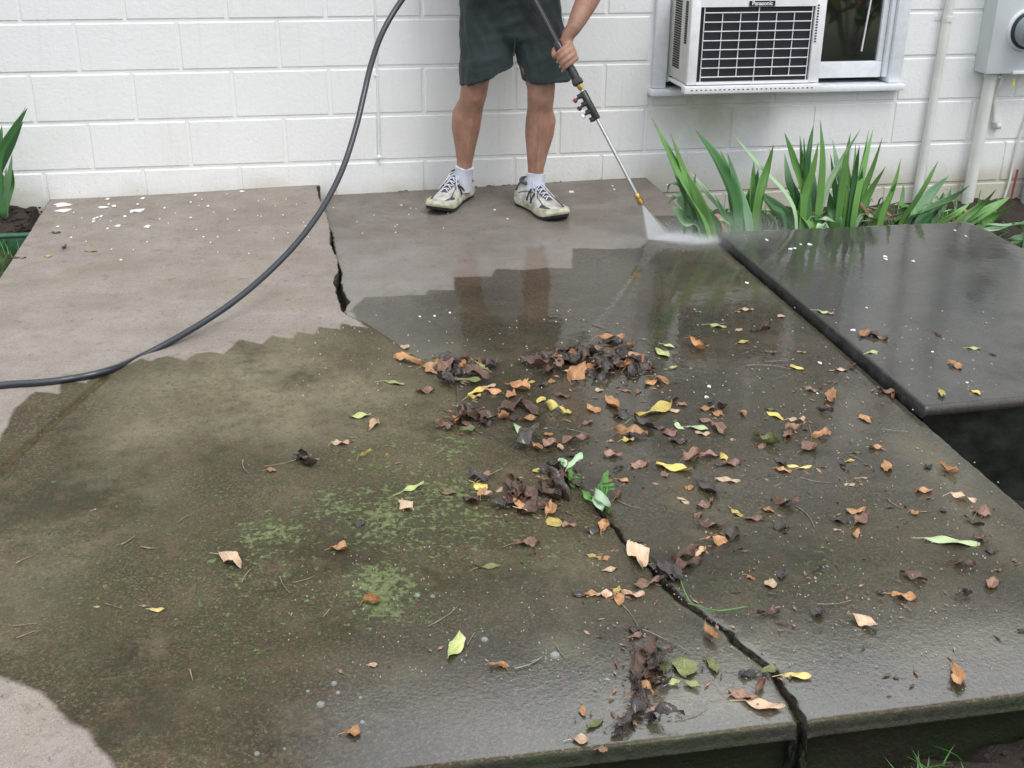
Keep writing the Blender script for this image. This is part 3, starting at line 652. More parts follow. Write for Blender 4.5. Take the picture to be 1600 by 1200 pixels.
SLAB_R = slab('patio_slab', cB, XRv, 230, zB, 'B', 'right concrete slab, dark and wet with leaves', CR, [(.003, -.001), (.006, -.005), (.007, -.02), (-.004, -.05), (-.004, -.30)])
def zs(x, y):
    x = float(x); y = float(y); c = np.interp(y/YF, ct, cw[:, 0])
    if x > .63: return .0305
    return (float(zA(np.array(x), np.array(y))) if x < c else float(zB(np.array(x), np.array(y))))-.013*float(np.clip(1-(y-YF)/.26, 0, 1))**2.5
# dirt filling the bottom of the crack
mb = MB(); pts = [(cx[i], T[i]*YF, -.055 if wd[i] > .008 else -.02) for i in range(0, NR, 4)]
rs = [[(p[0]-.05, p[1], p[2]-.006+random.uniform(-.004, .004)), (p[0]+.05, p[1], p[2]-.006+random.uniform(-.004, .004))] for p in pts]
vs = [q for r_ in rs for q in r_]; mb.add(vs, [(2*i, 2*i+1, 2*i+3, 2*i+2) for i in range(len(rs)-1)])
tag(mb.build('crack_soil', M_SOIL), kind='structure')

# raised side slab
SX0, SX1, SY0, SY1, SZ = .642, 1.722, -2.588, -.958, .030
nr, nc = 200, 130; rng2 = np.random.default_rng(5)
X, Y = np.meshgrid(np.linspace(SX0, SX1, nc), np.linspace(SY1, SY0, nr)); Y = Y+.03*(X-SX0)/(SX1-SX0)*sm(-1., -2.6, -Y*0+Y)
X = X-.02*(1-sm(0, .12, -(Y-SY1)))*sm(SX1-.25, SX1, X)
Z = SZ+undul(X, Y)*.8
prof = [(.004, -.001), (.009, -.005), (.011, -.014), (.010, -.026), (.002, -.031), (-.03, -.032), (-.032, -.32)]
prs = [(.002, -.002), (.003, -.006), (.003, -.05), (.0, -.12)]
Xs = np.hstack([np.stack([X[:, 0]-a for a, b in prs[::-1]], 1), X, np.stack([X[:, -1]+a for a, b in prs], 1)]); Ys = np.hstack([Y[:, :1]]*4+[Y]+[Y[:, -1:]]*4)
Zs = np.hstack([np.stack([Z[:, 0]+b for a, b in prs[::-1]], 1), Z, np.stack([Z[:, -1]+b for a, b in prs], 1)])
top = [(-.0, -.12), (-.001, -.03), (0, -.004)]
Xf = np.vstack([Xs[:1]]*3+[Xs]+[Xs[-1:]]*len(prof)); Yf = np.vstack([Ys[:1]+.003 for _ in top]+[Ys]+[Ys[-1:]-a for a, b in prof]); Zf = np.vstack([Zs[:1]+b for a, b in top]+[Zs]+[Zs[-1:]+b for a, b in prof])
mi = np.zeros((Xf.shape[0]-1, Xf.shape[1]-1), int); mi[:3] = 1; mi[3+nr+3:] = 1; mi[:, :4] = 1; mi[:, -4:] = 1
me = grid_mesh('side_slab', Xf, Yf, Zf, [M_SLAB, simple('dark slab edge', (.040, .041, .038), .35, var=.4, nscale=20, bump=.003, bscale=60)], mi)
one = np.ones(Xf.size)
set_attr(me, 'clean', -.5*one); set_attr(me, 'moss', .12*one); set_attr(me, 'ochre', 0*one); set_attr(me, 'damp', 0*one); set_attr(me, 'grey', .8*one); set_attr(me, 'front', 0*one)
set_attr(me, 'wet', (.95+.25*np.sin(3*Xf+1)*np.sin(2*Yf)).ravel())
o = bpy.data.objects.new('side_slab', me); COL.objects.link(o); tag(o, 'raised dark wet concrete step slab at the right', kind='structure')
mb = MB(); mb.box((XL+.01, YF+.016, -.9), (XR-.012, YF+.05, -.037)); mb.box((XL+.01, YF+.052, -.9), (XL+.05, -.01, -.04)); mb.box((XR-.05, YF+.052, -.9), (XR-.012, -.01, -.06))
tag(mb.build('slab_foundation', M_EDGE, smooth=False), kind='structure')
mb = MB(); mb.box((SX0+.02, SY0+.026, -.9), (SX1-.02, SY1-.02, -.005)); tag(mb.build('step_foundation', simple('wet dark concrete', (.020, .023, .019), .4, var=.4, nscale=12, bump=.003, bscale=30), smooth=False), kind='structure')

# ------------------------------------------------------------------ ground
def gz(x, y):
    z = -.16+0*x
    z = z-.15*sm(.45, .75, x)*sm(-3.75, -3.2, y)*(1-sm(-1.2, -.8, y))
    z = z+.10*(1-sm(-2.05, -1.95, x))*sm(-1.6, -.6, y)+.035*(1-sm(-2.05, -1.98, x))*sm(-.42, -.34, y)
    z = z+.03*np.exp(-((x+2.25)/.2)**2-((y+.1)/.2)**2)
    z = z+.045*sm(-.2, .4, x)*(1-sm(-3.7, -3.62, y))*sm(-4.3, -3.8, y)
    return z
def spaced(a, b, lo, hi, fine, coarse):
    out = [a]
    while out[-1] < b: out.append(out[-1]+(fine if lo <= out[-1] <= hi else coarse))
    return np.array(out)
gx = spaced(-60, 60, -2.8, 2.9, .045, 1.1); gy = spaced(-60, 45, -4.6, .1, .045, 1.1)
X, Y = np.meshgrid(gx, gy[::-1]); Z = gz(X, Y)
for i in range(14):
    k = rng.uniform(8, 60, 2)*rng.choice([-1, 1], 2); Z = Z+np.sin(k[0]*X+k[1]*Y+rng.uniform(0, 6))*.0035
inside = (X > XL-.02) & (X < XR+.02) & (Y > YF-.0) & (Y < .2); Z = np.where(inside, np.minimum(Z, -.2), Z)
me = grid_mesh('ground', X, Y, Z, [M_LAWN, M_SOIL]); 
cxx = (X[:-1, :-1]+X[1:, 1:])/2; cyy = (Y[:-1, :-1]+Y[1:, 1:])/2
soil = ((cyy > -.42) & (abs(cxx) < 5)) | ((cxx > .5) & (cxx < 4) & (cyy > -3.4)) | ((cyy > -3.85) & (cxx > -2.2) & (cxx < 3) & (cxx > -2.2)) & ~((cxx < XL) & (cyy < -.42))
me.polygons.foreach_set('material_index', soil.astype(np.int32).ravel())
o = bpy.data.objects.new('ground', me); COL.objects.link(o); tag(o, kind='structure')

def grass(name, pts, hmin, hmax, seed, label, lean=.6):
    r_ = random.Random(seed); mb = MB()
    for (x, y) in pts:
        z = float(gz(np.array(x), np.array(y)))-.008; h = r_.uniform(hmin, hmax); a = r_.uniform(0, 6.28); w = r_.uniform(.0012, .0028); l = h*r_.uniform(.1, lean)*1.3
        dx, dy = math.cos(a), math.sin(a); px, py = -dy*w, dx*w; vs = []
        for k in range(5):
            t_ = k/4; cx_, cy_, cz_ = x+dx*l*t_*t_, y+dy*l*t_*t_, z+h*(t_-.35*t_*t_*lean); s_ = (1-t_)**.6
            vs += [(cx_-px*s_, cy_-py*s_, cz_), (cx_+px*s_, cy_+py*s_, cz_)]
        mb.add(vs, [(2*k, 2*k+1, 2*k+3, 2*k+2) for k in range(4)])
    o = mb.build(name, M_GRASS, angle=180); tag(o, label, 'grass', kind='stuff'); return o
r_ = random.Random(4); pts = []
for i in range(1500):
    x = r_.uniform(-2.75, -2.035); y = r_.uniform(-2.2, -.42); pts.append((x, y))
grass('grass', pts, .03, .10, 1, 'green grass beside the left edge of the slab below the soil bed')
pts = []
while len(pts) < 900:
    x = r_.uniform(.0, .75); y = r_.uniform(-4.15, -3.70); 
    if r_.random() < .1+.9*(noise.noise(Vector((x*6, y*6, 0))) > -.02): pts.append((x, y))
grass('grass', pts, .02, .075, 2, 'sparse green grass at the foot of the slab in the near right corner', .9)
mb = MB()
q0, q1 = at(-60, 378, -.03), at(62, 375, -.03)
mb.box((q0[0], q0[1]-.008, -.12), (q1[0]+.005, q0[1]+.008, -.018), .004); mb.tube([(q0[0], q0[1], -.014), (q1[0]+.005, q0[1], -.014)], .012, 10)
tag(mb.build('bed_edging', M_GREENPL), 'dark green plastic edging strip between the soil bed and the grass', 'edging')
# crumbs of soil / mulch in the bed
mb = MB()
for i in range(420):
    if i < 260: x, y = random.uniform(-2.6, -2.03), random.uniform(-.36, -.02)
    else: x, y = random.uniform(-.1, .8), random.uniform(-4.0, -3.7)
    s_ = random.uniform(.003, .011); mb.ball((x, y, float(gz(np.array(x), np.array(y)))+s_*.3), (s_*random.uniform(.6, 1.8), s_, s_*.6), 6, 4, Matrix.Rotation(random.uniform(0, 3), 3, 'Z'))
tag(mb.build('soil_crumbs', M_SOIL), 'loose soil crumbs in the bed and at the foot of the slab', 'soil', kind='stuff')
# mossy scraps where wall meets slab
mb = MB()
for u in range(600, 1000, 3):
    v = 301-(u-600)*.056
    if noise.noise(Vector((u*.05, 0, 0))) > .12:
        q = aty(u, v-random.uniform(0, 2), -.008); mb.ball(q, (random.uniform(.002, .006), .003, random.uniform(.002, .005)), 6, 4)
tag(mb.build('moss_scraps', simple('dark moss', (.03, .035, .015), .9)), 'dark moss scraps along the foot of the wall', 'moss', kind='stuff')

# ------------------------------------------------------------------ paint specks on the slab
mb = MB()
SP = [(98,320,24,6),(99,329,24,5),(95,310,7,3),(168,311,6,3),(161,324,15,3),(178,322,7,3),(216,329,20,5),(206,330,6,5),(223,310,7,3),(230,354,9,4),(184,353,9,3),(147,342,5,3),(152,340,4,2.5),(158,338,5,3),(146,346,5,3),(305,305,5,2.5),(325,322,5,2),(355,293,6,2.5),(366,295,6,2.5),(378,299,7,2.5),(168,357,4,2),(195,338,5,2.5),(90,354,5,2),(111,371,4,2),(298,340,4,2),(298,316,3,2),(257,325,4,2),(318,370,3,1.5),(340,370,3,1.5),(189,406,4,2),(170,319,4,2),(215,319,4,2),
      (627,321,4,2),(700,333,3,2),(773,328,4,2),(893,300,9,3),(957,291,4,2),(793,342,3,2),(688,292,4,2),(703,489,4,3),(656,495,4,3),(679,494,4,3),(1043,289,3,2),(960,296,4,2),
      (1198,375,4,3),(1235,389,7,2),(1242,388,5,2),(1251,382,3,2),(1265,382,7,3),(1383,401,7,3),(1384,405,5,3),(1427,408,5,2.5),(1333,516,9,3),(1318,522,3,2),(1167,442,5,3),(1457,550,4,2),(1511,598,4,2),(1509,369,3,2),(1492,360,3,2),(1354,481,3,2),(1281,567,5,4),(1108,604,6,4),(1104,621,7,4),(1277,615,3,2),(1047,735,3,2)]
NSP = len(SP)
for i in range(120):
    if i > 55: SP.append((300, 5000, 1, 1)); continue
    u = random.uniform(80, 700); v = random.gauss(335, 30)
    if 296 < v < 480: SP.append((u, v, random.uniform(1.2, 2.6), random.uniform(1, 1.6)))
for i in range(900):
    u = random.uniform(450, 1560); v = random.uniform(480, 1080)
    if v < 620+0*(u) or u > 1180 or v > 850: SP.append((u, v, random.uniform(1.2, 2.8), random.uniform(1, 2)))
mb2 = MB(); mb1 = mb
for ii, (u, v, a, b) in enumerate(SP):
    mb = mb1 if ii < NSP+120 else mb2
    q = at(u, v); z = (SZ if q[0] > .64 and q[1] > SY0 else zs(q[0], q[1])); q = at(u, v, z)
    if not (XL < q[0] < SX1) or q[1] < YF+.02 or .60 < q[0] < .66 or q[1] > -.03 or (q[0] > .63 and q[1] < SY0+.02): continue
    s_ = np.linalg.norm(at(u+a/2, v)-at(u, v)); s2 = abs(at(u, v-b/2)[1]-at(u, v)[1]); n = 9; ph = random.uniform(0, 6)
    ring = [(q[0]+s_*math.cos(k*6.283/n)*(1+.3*math.sin(3*k+ph)), q[1]+s2*math.sin(k*6.283/n)*(1+.3*math.sin(2*k+ph)), z+.0012) for k in range(n)]
    mb.rings([[(x, y, zz-.0012) for x, y, zz in ring], ring, [(q[0]+(x-q[0])*.7, q[1]+(y-q[1])*.7, zz+.0008) for x, y, zz in ring]])
tag(mb1.build('paint_specks', M_CLEARW), 'white paint drips scattered over the slabs near the wall', 'paint specks', kind='stuff')
tag(mb2.build('grit', simple('pale grit', (.42, .40, .36), .4, coat=.5)), 'pale grit scattered over the wet slab', 'grit', kind='stuff')

# ------------------------------------------------------------------ fallen leaves
def leaf_mesh(name, L, Wd, curl, fold, twist, rag, seed, mat, nu=7, nv=13):
    r_ = random.Random(seed); vs = []; uv = []; bend = r_.choice([-1, 1]); ph = r_.uniform(0, 6)
    skew = r_.uniform(-.12, .12); shp = r_.choice([r_.uniform(.55, .8), r_.uniform(.8, 1.2), r_.uniform(1.2, 1.6)])
    for j in range(nv):
        t_ = j/(nv-1); y = (t_-.5)*L
        w = Wd/2*(math.sin(math.pi*t_**shp)**.75)+.0004; wl_ = w*(1+rag*r_.uniform(-.42, .22)); wr_ = w*(1+rag*r_.uniform(-.42, .22))
        if j in (0, nv-1): wl_ = wr_ = .0006
        for i in range(nu):
            s_ = (i/(nu-1)-.5)*2; a = s_*fold; w = wl_ if s_ < 0 else wr_
            x = w*math.sin(a)/a if abs(a) > .01 and False else w*s_*math.cos(fold*abs(s_))
            z = w*abs(s_)*math.sin(fold)*(.7+.5*abs(s_))
            z += curl*L*((t_-.5)**2*2.0)*bend0(r_)+0 if False else curl*L*2.2*(t_-.5)**2
            z += L*.045*math.sin(ph+t_*9+s_*2.)*(.4+rag*2.4)
            th = twist*(t_-.5)*2; x, z = x*math.cos(th)-z*math.sin(th), x*math.sin(th)+z*math.cos(th)
            vs.append([x+skew*L*math.sin(math.pi*t_)*.8, y, z]); uv.append((i/(nu-1), t_))
    vs = np.array(vs)
    if r_.random() < .35: vs[:, 2] *= -1
    vs[:, 2] -= vs[:, 2].min()
    fs = [(j*nu+i, j*nu+i+1, (j+1)*nu+i+1, (j+1)*nu+i) for j in range(nv-1) for i in range(nu-1)]
    n0 = len(vs); vs = vs.tolist(); 
    # stem
    if r_.random() < .55:
        base = vs[nu//2]; sl_ = L*r_.uniform(.15, .5); a = r_.uniform(-.6, .6); k0 = len(vs); w = .0006
        for k in range(4):
            q = k/3; x = base[0]+math.sin(a)*sl_*q*q; y = base[1]-sl_*q; z = max(base[2]*(1-q), .0006)
            vs += [[x-w, y, z], [x+w, y, z], [x, y, z+w*1.6]]
        for k in range(3):
            b = k0+3*k
            for i in range(3): fs.append((b+i, b+(i+1) % 3, b+3+(i+1) % 3, b+3+i))
        uv += [(.5, .02)]*12
    me = bpy.data.meshes.new(name); me.from_pydata(vs, [], fs); me.materials.append(mat)
    ul = me.uv_layers.new(name='UVMap'); li = np.zeros(len(me.loops), np.int32); me.loops.foreach_get('vertex_index', li)
    ul.data.foreach_set('uv', np.array(uv, np.float32)[li].ravel()); me.polygons.foreach_set('use_smooth', [True]*len(me.polygons)); me.update()
    return me
CW = {'y': 'yellow', 'Y': 'bright yellow', 'g': 'yellow-green', 'G': 'pale green', 'v': 'olive', 'p': 'tan', 'o': 'orange-brown', 'r': 'reddish brown', 'b': 'brown', 'd': 'dark wet'}
# u, v, length in photo pixels, colour, direction in the photo (degrees, 0 = to the right, counter-clockwise), shape
LV = """633 543 15 p 60 r;640 566 32 o -30 c;617 600 30 g -10;664 614 28 r 5 c;684 565 14 o -60;705 568 40 d -25 c;735 570 45 b 8 c;697 582 28 r 30 c;700 598 36 d 5 c;745 592 42 b -25 c;733 601 38 v 5;768 573 25 d 35 c;754 580 30 g -15;763 605 24 p 12;745 612 30 y 25;771 613 26 o -12 c;741 622 20 y 10 c;830 597 13 y 0 r;862 596 12 o 80 r;813 608 26 o -20 rc;798 618 20 o 60 c;845 626 16 y 35;879 619 27 b -8;800 640 38 b 30 c;825 641 36 b -35 c;842 648 16 y -70 c;787 655 16 o 25 rc;803 655 13 d 0 rc;827 657 28 o 8 c;867 640 36 y -15 c;887 646 12 y 10 rc;722 655 24 y 70 c;735 654 46 b -12 c;752 660 42 b 5 c;690 665 36 r 22;705 672 20 r -80;725 665 30 r 0;719 640 14 y -5;730 676 24 v 8 c;813 677 32 G -48;827 691 50 d 22 c;857 679 15 o 0 r;839 703 20 o -30 c;860 696 20 r 20 rc;877 701 12 p -60 c;900 691 40 r 10 c;583 667 24 p 50 c;604 711 6 o 60;
955 530 38 o 4 c;957 538 30 d 0 c;983 543 20 o -18 c;932 549 20 r 0;830 566 30 d 10 c;850 561 32 b 5 c;878 566 22 o -5 c;838 578 30 b -30 c;856 583 32 b 50 c;873 578 22 r -60 c;900 566 32 d 0 c;918 566 26 b 30 c;928 560 28 d -10 c;940 575 32 d -20 c;937 584 24 r 25 c;955 568 32 d 8 c;965 576 32 b 0 c;978 570 30 d -40 c;985 585 30 d 60 c;998 572 32 d 25 c;1009 579 24 b -10 c;975 553 28 d -30 c;950 552 28 b 8 c;912 556 28 d 10 c;868 559 18 r 10 c;1019 578 14 b -10 c;890 555 24 d 12 c;893 585 22 p -12;903 590 26 o 40 c;848 603 18 d 5 c;936 610 14 p 0 r;979 611 15 o -8;996 612 14 r 60 c;1016 599 22 o 25;1035 597 20 o -30 c;958 634 26 o -40 c;973 650 14 d 40 rc;928 641 22 o -20 c;1021 642 60 y 22;1053 642 18 p -5 r;1050 628 24 d -5 c;1066 633 16 r -20 c;1006 664 34 d -30 c;1030 669 18 b -10 c;917 662 20 r 20;985 679 46 o 2 c;981 690 18 y 5 c;955 690 8 p 0 r;1047 677 20 r 10 rc;1062 667 17 G -40;1090 671 36 G -8;1098 679 22 p -5 c;1058 691 28 d -5 c;1044 541 19 g -18;1034 553 24 g -32;1050 575 16 g 15;1091 545 32 o -25 c;
1221 495 12 p 10 r;1167 485 19 p 0 c;1153 488 9 p 5;1122 511 26 g -8;1155 516 10 p 10 r;1178 517 12 d 0 r;1194 513 20 b 25 c;1160 535 18 y 12;1287 489 20 g -15;1297 491 12 p -20 c;1252 551 15 o -5;1246 575 24 y -15;1313 579 22 p 5;1331 574 15 b 20;1207 551 12 r 0;1301 624 32 o -80 c;1268 610 22 r -15;1283 606 9 b 70;1204 640 18 v -8;1211 651 28 y -25;1245 658 24 p 3 c;1162 649 13 o -60 c;1121 647 14 o 15 rc;1104 640 24 o 10 c;1128 639 26 d 0 c;1110 631 11 d 0 rc;1104 661 24 r -15 c;1121 673 24 r -38 c;1288 645 26 d -10 c;1353 655 20 o -42;1385 614 30 r -15 c;1395 621 14 o 70 c;1352 524 17 o 30 c;1374 528 26 b -20 c;1383 531 12 y -20;1363 552 20 g 8;1465 523 12 b -30;1521 545 22 g -3;1491 573 24 o -28 c;1469 617 17 y -60 c;1523 614 19 y -25;1551 555 12 d -15;
1145 688 9 p 0 r;1196 690 42 v -20 c;1191 698 13 r 30 c;1241 675 26 p 15 c;1228 681 20 r 75 c;1243 670 9 p 30;1257 670 11 d -40 r;1283 682 24 o 15 c;1262 702 24 r 20 rc;1080 715 28 r 30 c;1069 725 20 d 20 c;1107 715 26 r 15 c;1130 716 16 y -60 c;1143 726 28 r 5 c;1127 729 20 d 0 c;1053 733 56 y -12;1219 724 20 d -50 c;1249 730 38 Y -2;1224 737 24 o -12 c;1328 721 16 y 12;1316 726 14 d -60 c;1320 734 14 b -30 c;1136 753 38 p -3 c;1108 768 36 d -35 c;1077 764 14 o 0 rc;1067 784 22 p -30;1101 790 28 r 25;1349 748 14 p 0;1327 758 18 p 3;1152 803 22 y -30;1177 812 32 r 0 c;1200 799 20 o -20 c;1226 792 44 b 3 c;1091 808 13 r 40 c;1112 822 42 b -5 c;1146 838 22 d 60 c;1114 835 13 o 0;1121 849 28 o -20 c;1221 825 24 d 0 rc;1337 799 30 o 8 c;1341 815 24 r 50;1311 817 28 d -15 c;1339 835 15 o 60 c;1308 829 13 p 0;1369 700 22 o 0 c;1383 732 20 o -70 c;1450 730 11 d 30 r;1482 737 28 o -28 c;1338 708 17 v 0;1443 769 25 o 5 c;1504 783 38 p -15 c;1428 803 14 o -10 rc;1474 799 11 d -30 c;1535 802 18 r 30 rc;1521 818 30 d -30 c;1487 849 86 G -5;1532 846 24 b -22 c;1548 862 15 d 0 rc;1584 877 12 r -30;
957 712 28 r -5 c;840 738 17 y 0;966 734 14 d 20 c;1000 728 22 r 30 c;1040 742 14 r -70 c;973 752 18 o -15 r;954 752 9 o 30;967 776 18 r 50 c;865 735 32 d 70 c;871 766 50 d -38 c;856 774 38 b -30 c;893 712 18 d 0 rc;903 764 22 d -15 c;853 738 24 d 0 c;
810 768 36 d -80 c;800 762 24 b 60 c;751 763 19 y -40 r;754 777 18 o 60 c;736 785 28 b -35;771 781 32 p 0 c;781 793 30 d -18 c;815 796 28 o -20;823 804 28 p -5;799 791 30 d 40 c;840 788 38 b -30 c;822 773 16 o 15;857 800 22 o 70 c;867 817 23 y -40 r;889 823 24 r 0;748 748 30 d -25 c;758 744 22 r 20 c;699 771 28 r 0;647 762 34 g 25;636 792 22 p -45 c;823 850 38 r 8 c;765 886 36 v 8;832 866 12 b 15 r;878 752 30 d 50 c;
943 824 18 o 60 c;926 833 18 d 0 rc;928 870 24 y -10;944 874 20 o 10 r;952 891 24 p 10;960 861 13 o 5;994 874 40 p -65 c;1024 887 22 d -20 c;1040 896 38 d -50 c;1070 872 44 b 22 c;1094 866 24 p 30 c;1075 884 40 b 15 c;1036 906 30 d 15 c;1052 898 30 d -60 c;
905 932 22 d -15 c;925 931 22 o 5 c;946 932 28 p 5 c;965 925 14 y 60 c;967 938 20 o -80;989 931 34 p -10 c;1010 914 42 r 18;993 985 20 d 0 rc;992 995 26 r 20;1111 994 34 o -48 c;1070 1044 30 v -80 r;1112 1041 28 v -60;1052 1070 22 g 10;1081 1072 26 g -20 c;1038 1049 14 v 80 r;1171 1054 32 d 5 c;1200 1050 28 v 12 c;1187 1078 24 r 60 c;1195 1102 62 p -8;1246 1058 46 Y -3;1160 1091 46 r -10;1020 1042 52 d 82 c;1008 1062 36 b 40 c;1004 1086 36 d 80 c;1034 1076 30 d 40 c;998 1112 52 d 38 c;982 1132 42 d 50 c;969 1143 30 d 30 c;1042 1130 56 d -12 c;1018 1024 30 b 60 c;1043 1029 16 b 40 c;1000 1046 34 b 75 c;992 1100 30 r -20 c;912 1111 17 o -80;906 1157 26 p 0 r;941 1172 17 r 0 r;961 1126 12 o 20;930 1132 30 v 30;1014 1128 36 d -20 c;
1174 904 13 o -30 c;1204 914 20 p 0 rc;1222 900 15 d 70 c;1277 893 13 d 30 c;1375 926 13 d 0 rc;1413 935 38 o -8 c;1427 903 42 b -18 c;1347 973 48 p -25 c;1200 960 34 b 0 c;1277 959 14 d 60 rc;1505 932 26 d 0 c;1550 915 18 r 60 c;1503 885 38 b -3 c;1493 1060 36 o -70 c;1400 1059 9 r 0 r;1597 988 16 d -10 c;1560 892 12 r 0;
360 879 38 p -30 c;530 860 26 o -5 rc;582 943 26 o 10 rc;246 953 24 Y 0;710 1012 44 g 65;781 1043 30 o -8 c;552 1148 22 o 0 rc;563 819 19 d 0 rc;571 714 20 y 20 c;532 695 26 p 5 c;474 717 28 d -10 c;482 724 26 d -50 c;424 737 15 o 0 rc;562 652 36 g 5;583 1040 14 p 0 r;142 393 20 o -3;75 401 13 y 5 r;101 388 16 b 60 c;88 364 14 d 0;30 407 22 b 0 c;153 949 8 g 0 r;147 797 8 p 20"""
LEAVES = []
for s_ in LV.replace('\n', '').split(';'):
    if not s_.strip(): continue
    p = s_.split(); LEAVES.append((float(p[0]), float(p[1]), float(p[2]), p[3], float(p[4]), p[5] if len(p) > 5 else ''))
MARKS = [('the largest yellow leaf', 1021, 642), ('the long pale green leaf', 1487, 849), ('the water jet', 1032, 375), ('the left shoe in view', 700, 325), ('the right shoe in view', 850, 335),
         ('the green weeds', 915, 755), ('the front end of the crack', 1252, 1112), ('the corner of the raised slab', 1444, 655), ('the large green-yellow spotted leaf', 710, 1012), ('the bright yellow leaf', 1249, 730), ('the clean patch near left', 150, 1150), ('the hose bend', 200, 570), ('the lower soil bed corner', 60, 380),
         ('the mottled pale green leaf', 813, 677), ('the yellow leaf by the crack', 1246, 1058)]
MK = [(n_, at(u, v)) for n_, u, v in MARKS]
PILES = [(715, 585, 55, 24, 'leaves heaped by the bend of the hairline crack'), (730, 658, 48, 24, 'leaves heaped on the hairline crack'), (905, 566, 130, 26, 'line of dark leaves washed up in mid slab'), (965, 568, 60, 24, 'line of dark leaves washed up in mid slab'), (815, 785, 80, 35, 'heap of leaves left of the weeds'), (870, 755, 36, 34, 'heap of leaves left of the weeds'), (1010, 1085, 60, 75, 'heap of rotten leaves near the front edge')]
used = set(); keys = set()
SPECIAL = {(1021, 642): 'largest yellow leaf lying diagonally in the middle of the wet slab', (1487, 849): 'long pale green leaf near the right edge of the slab', (710, 1012): 'large yellow-green spotted leaf alone at the near left of the slab',
           (813, 677): 'mottled pale green leaf slanting right of the heap on the crack', (1249, 730): 'bright yellow narrow leaf on the right half of the wet slab', (1246, 1058): 'bright yellow leaf touching the front end of the open crack', (360, 879): 'curled tan leaf alone on the near left slab', (246, 953): 'small bright yellow scrap of leaf at the far left of the slab',
           (1493, 1060): 'curled orange leaf on the front lip of the slab at the right', (617, 600): 'yellow-green leaf with stem left of the washed up heap'}
def leaf_label(u, v, L, c, shape, wl):
    if (u, v) in SPECIAL: used.add(SPECIAL[(u, v)]); return SPECIAL[(u, v)]
    size = 'tiny' if wl < .022 else 'small' if wl < .045 else 'big' if wl > .085 else ''
    form = 'curled' if 'c' in shape else 'rounded' if 'r' in shape else 'flat'
    P = at(u, v)
    cands = sorted(MK, key=lambda m: (m[1]-P)[:2]@(m[1]-P)[:2])
    def dword(x): return 'touching' if x < .03 else 'just' if x < .09 else 'a hand' if x < .2 else 'two hands' if x < .34 else 'half a stride' if x < .6 else 'a stride' if x < 1 else 'far'
    for ws in ([form, CW[c]], [size, form, CW[c]], [CW[c]], [size, CW[c]], [form, 'wrinkled', CW[c]], [form, 'shiny', CW[c]], ['wrinkled', CW[c]], ['shiny', CW[c]]):
        for n_, q in cands[:8 if 'wrinkled' in ws or 'shiny' in ws else 5]:
            d = P-q; dist = math.hypot(d[0], d[1])
            if dist < .012: continue
            if abs(d[0]) > 2*abs(d[1]): dr = 'right of' if d[0] > 0 else 'left of'
            elif abs(d[1]) > 2*abs(d[0]): dr = 'behind' if d[1] > 0 else 'in front of'
            else: dr = ('behind-' if d[1] > 0 else 'before-')+('right of' if d[0] > 0 else 'left of')
            lb = ' '.join(f"{' '.join(ws)} leaf {dword(dist)} {dr} {n_}".split())
            if len(lb.split()) <= 16 and lb not in used: used.add(lb); return lb
    print('DUP', lb)
    return lb
def pile_of(u, v):
    for a, b, rx, ry, g in PILES:
        if ((u-a)/rx)**2+((v-b)/ry)**2 < 1: return g
    return 'leaves scattered over the wet slabs'
STUFF = []
def place_leaf(u, v, L, c, ang, shape, k, stuff=False):
    q = at(u, v); z = SZ if (q[0] > .645 and q[1] > SY0) else zs(q[0], q[1])
    if u < 40 and v < 410: z = .0
    q = at(u, v, z); a = math.radians(ang); b = at(u+math.cos(a)*L/2, v-math.sin(a)*L/2, z); e = at(u-math.cos(a)*L/2, v+math.sin(a)*L/2, z)
    d = b-e; wl = math.hypot(d[0], d[1]); 
    if abs(math.sin(a)) > .75: wl = min(wl, L/1830*3.9*1.15)
    wl = min(wl, .19); pile = pile_of(u, v); heap = pile[:6] != 'leaves scattered'[:6] or 'heap' in pile
    asp = .42 if L < 30 else .34
    if c in 'Gg' and L > 60: asp = .2
    if c == 'Y' and L > 30: asp = .30
    if 'r' in shape: asp = .75
    rr_ = random.Random(k*13+1)
    curled = 'c' in shape
    hard = curled and rr_.random() < .3; curl = rr_.uniform(.2, .6) if hard else rr_.uniform(.03, .22) if curled else rr_.uniform(0, .10); fold = rr_.uniform(.35, 1.1) if hard else rr_.uniform(.1, .5) if curled else rr_.uniform(.03, .22)
    twist = rr_.uniform(-.9, .9) if hard else rr_.uniform(-.3, .3) if curled else rr_.uniform(-.12, .12); rag = rr_.uniform(.35, .8) if (c in 'drb' or curled) else rr_.uniform(.1, .35)
    if c == 'G': rag = .15; curl = .04
    me = leaf_mesh('leaf', wl*(1.08 if curled else 1.02), wl*asp*rr_.uniform(.85, 1.25)*(1.25 if curled else 1), curl, fold, twist, rag, k, LM[c])
    o = bpy.data.objects.new('fallen_leaf', me)
    h = 0
    if heap: h = rr_.uniform(0, .014)
    o.location = (q[0], q[1], z+.0006+h); o.rotation_euler = (rr_.uniform(-.25, .25)*(1.6 if heap else .15), rr_.uniform(-.25, .25)*(1.6 if heap else .15), math.atan2(d[1], d[0])-math.pi/2)
    if stuff:
        Mx = Matrix.Translation(o.location) @ o.rotation_euler.to_matrix().to_4x4(); me.transform(Mx); STUFF.append((me, c)); bpy.data.objects.remove(o); return
    COL.objects.link(o); tag(o, leaf_label(u, v, L, c, shape, wl), 'leaf', pile)
thr = sorted([a[2] for a in LEAVES], reverse=True)[292]
for k, a in enumerate(LEAVES): place_leaf(*a, k, stuff=a[2] <= thr)

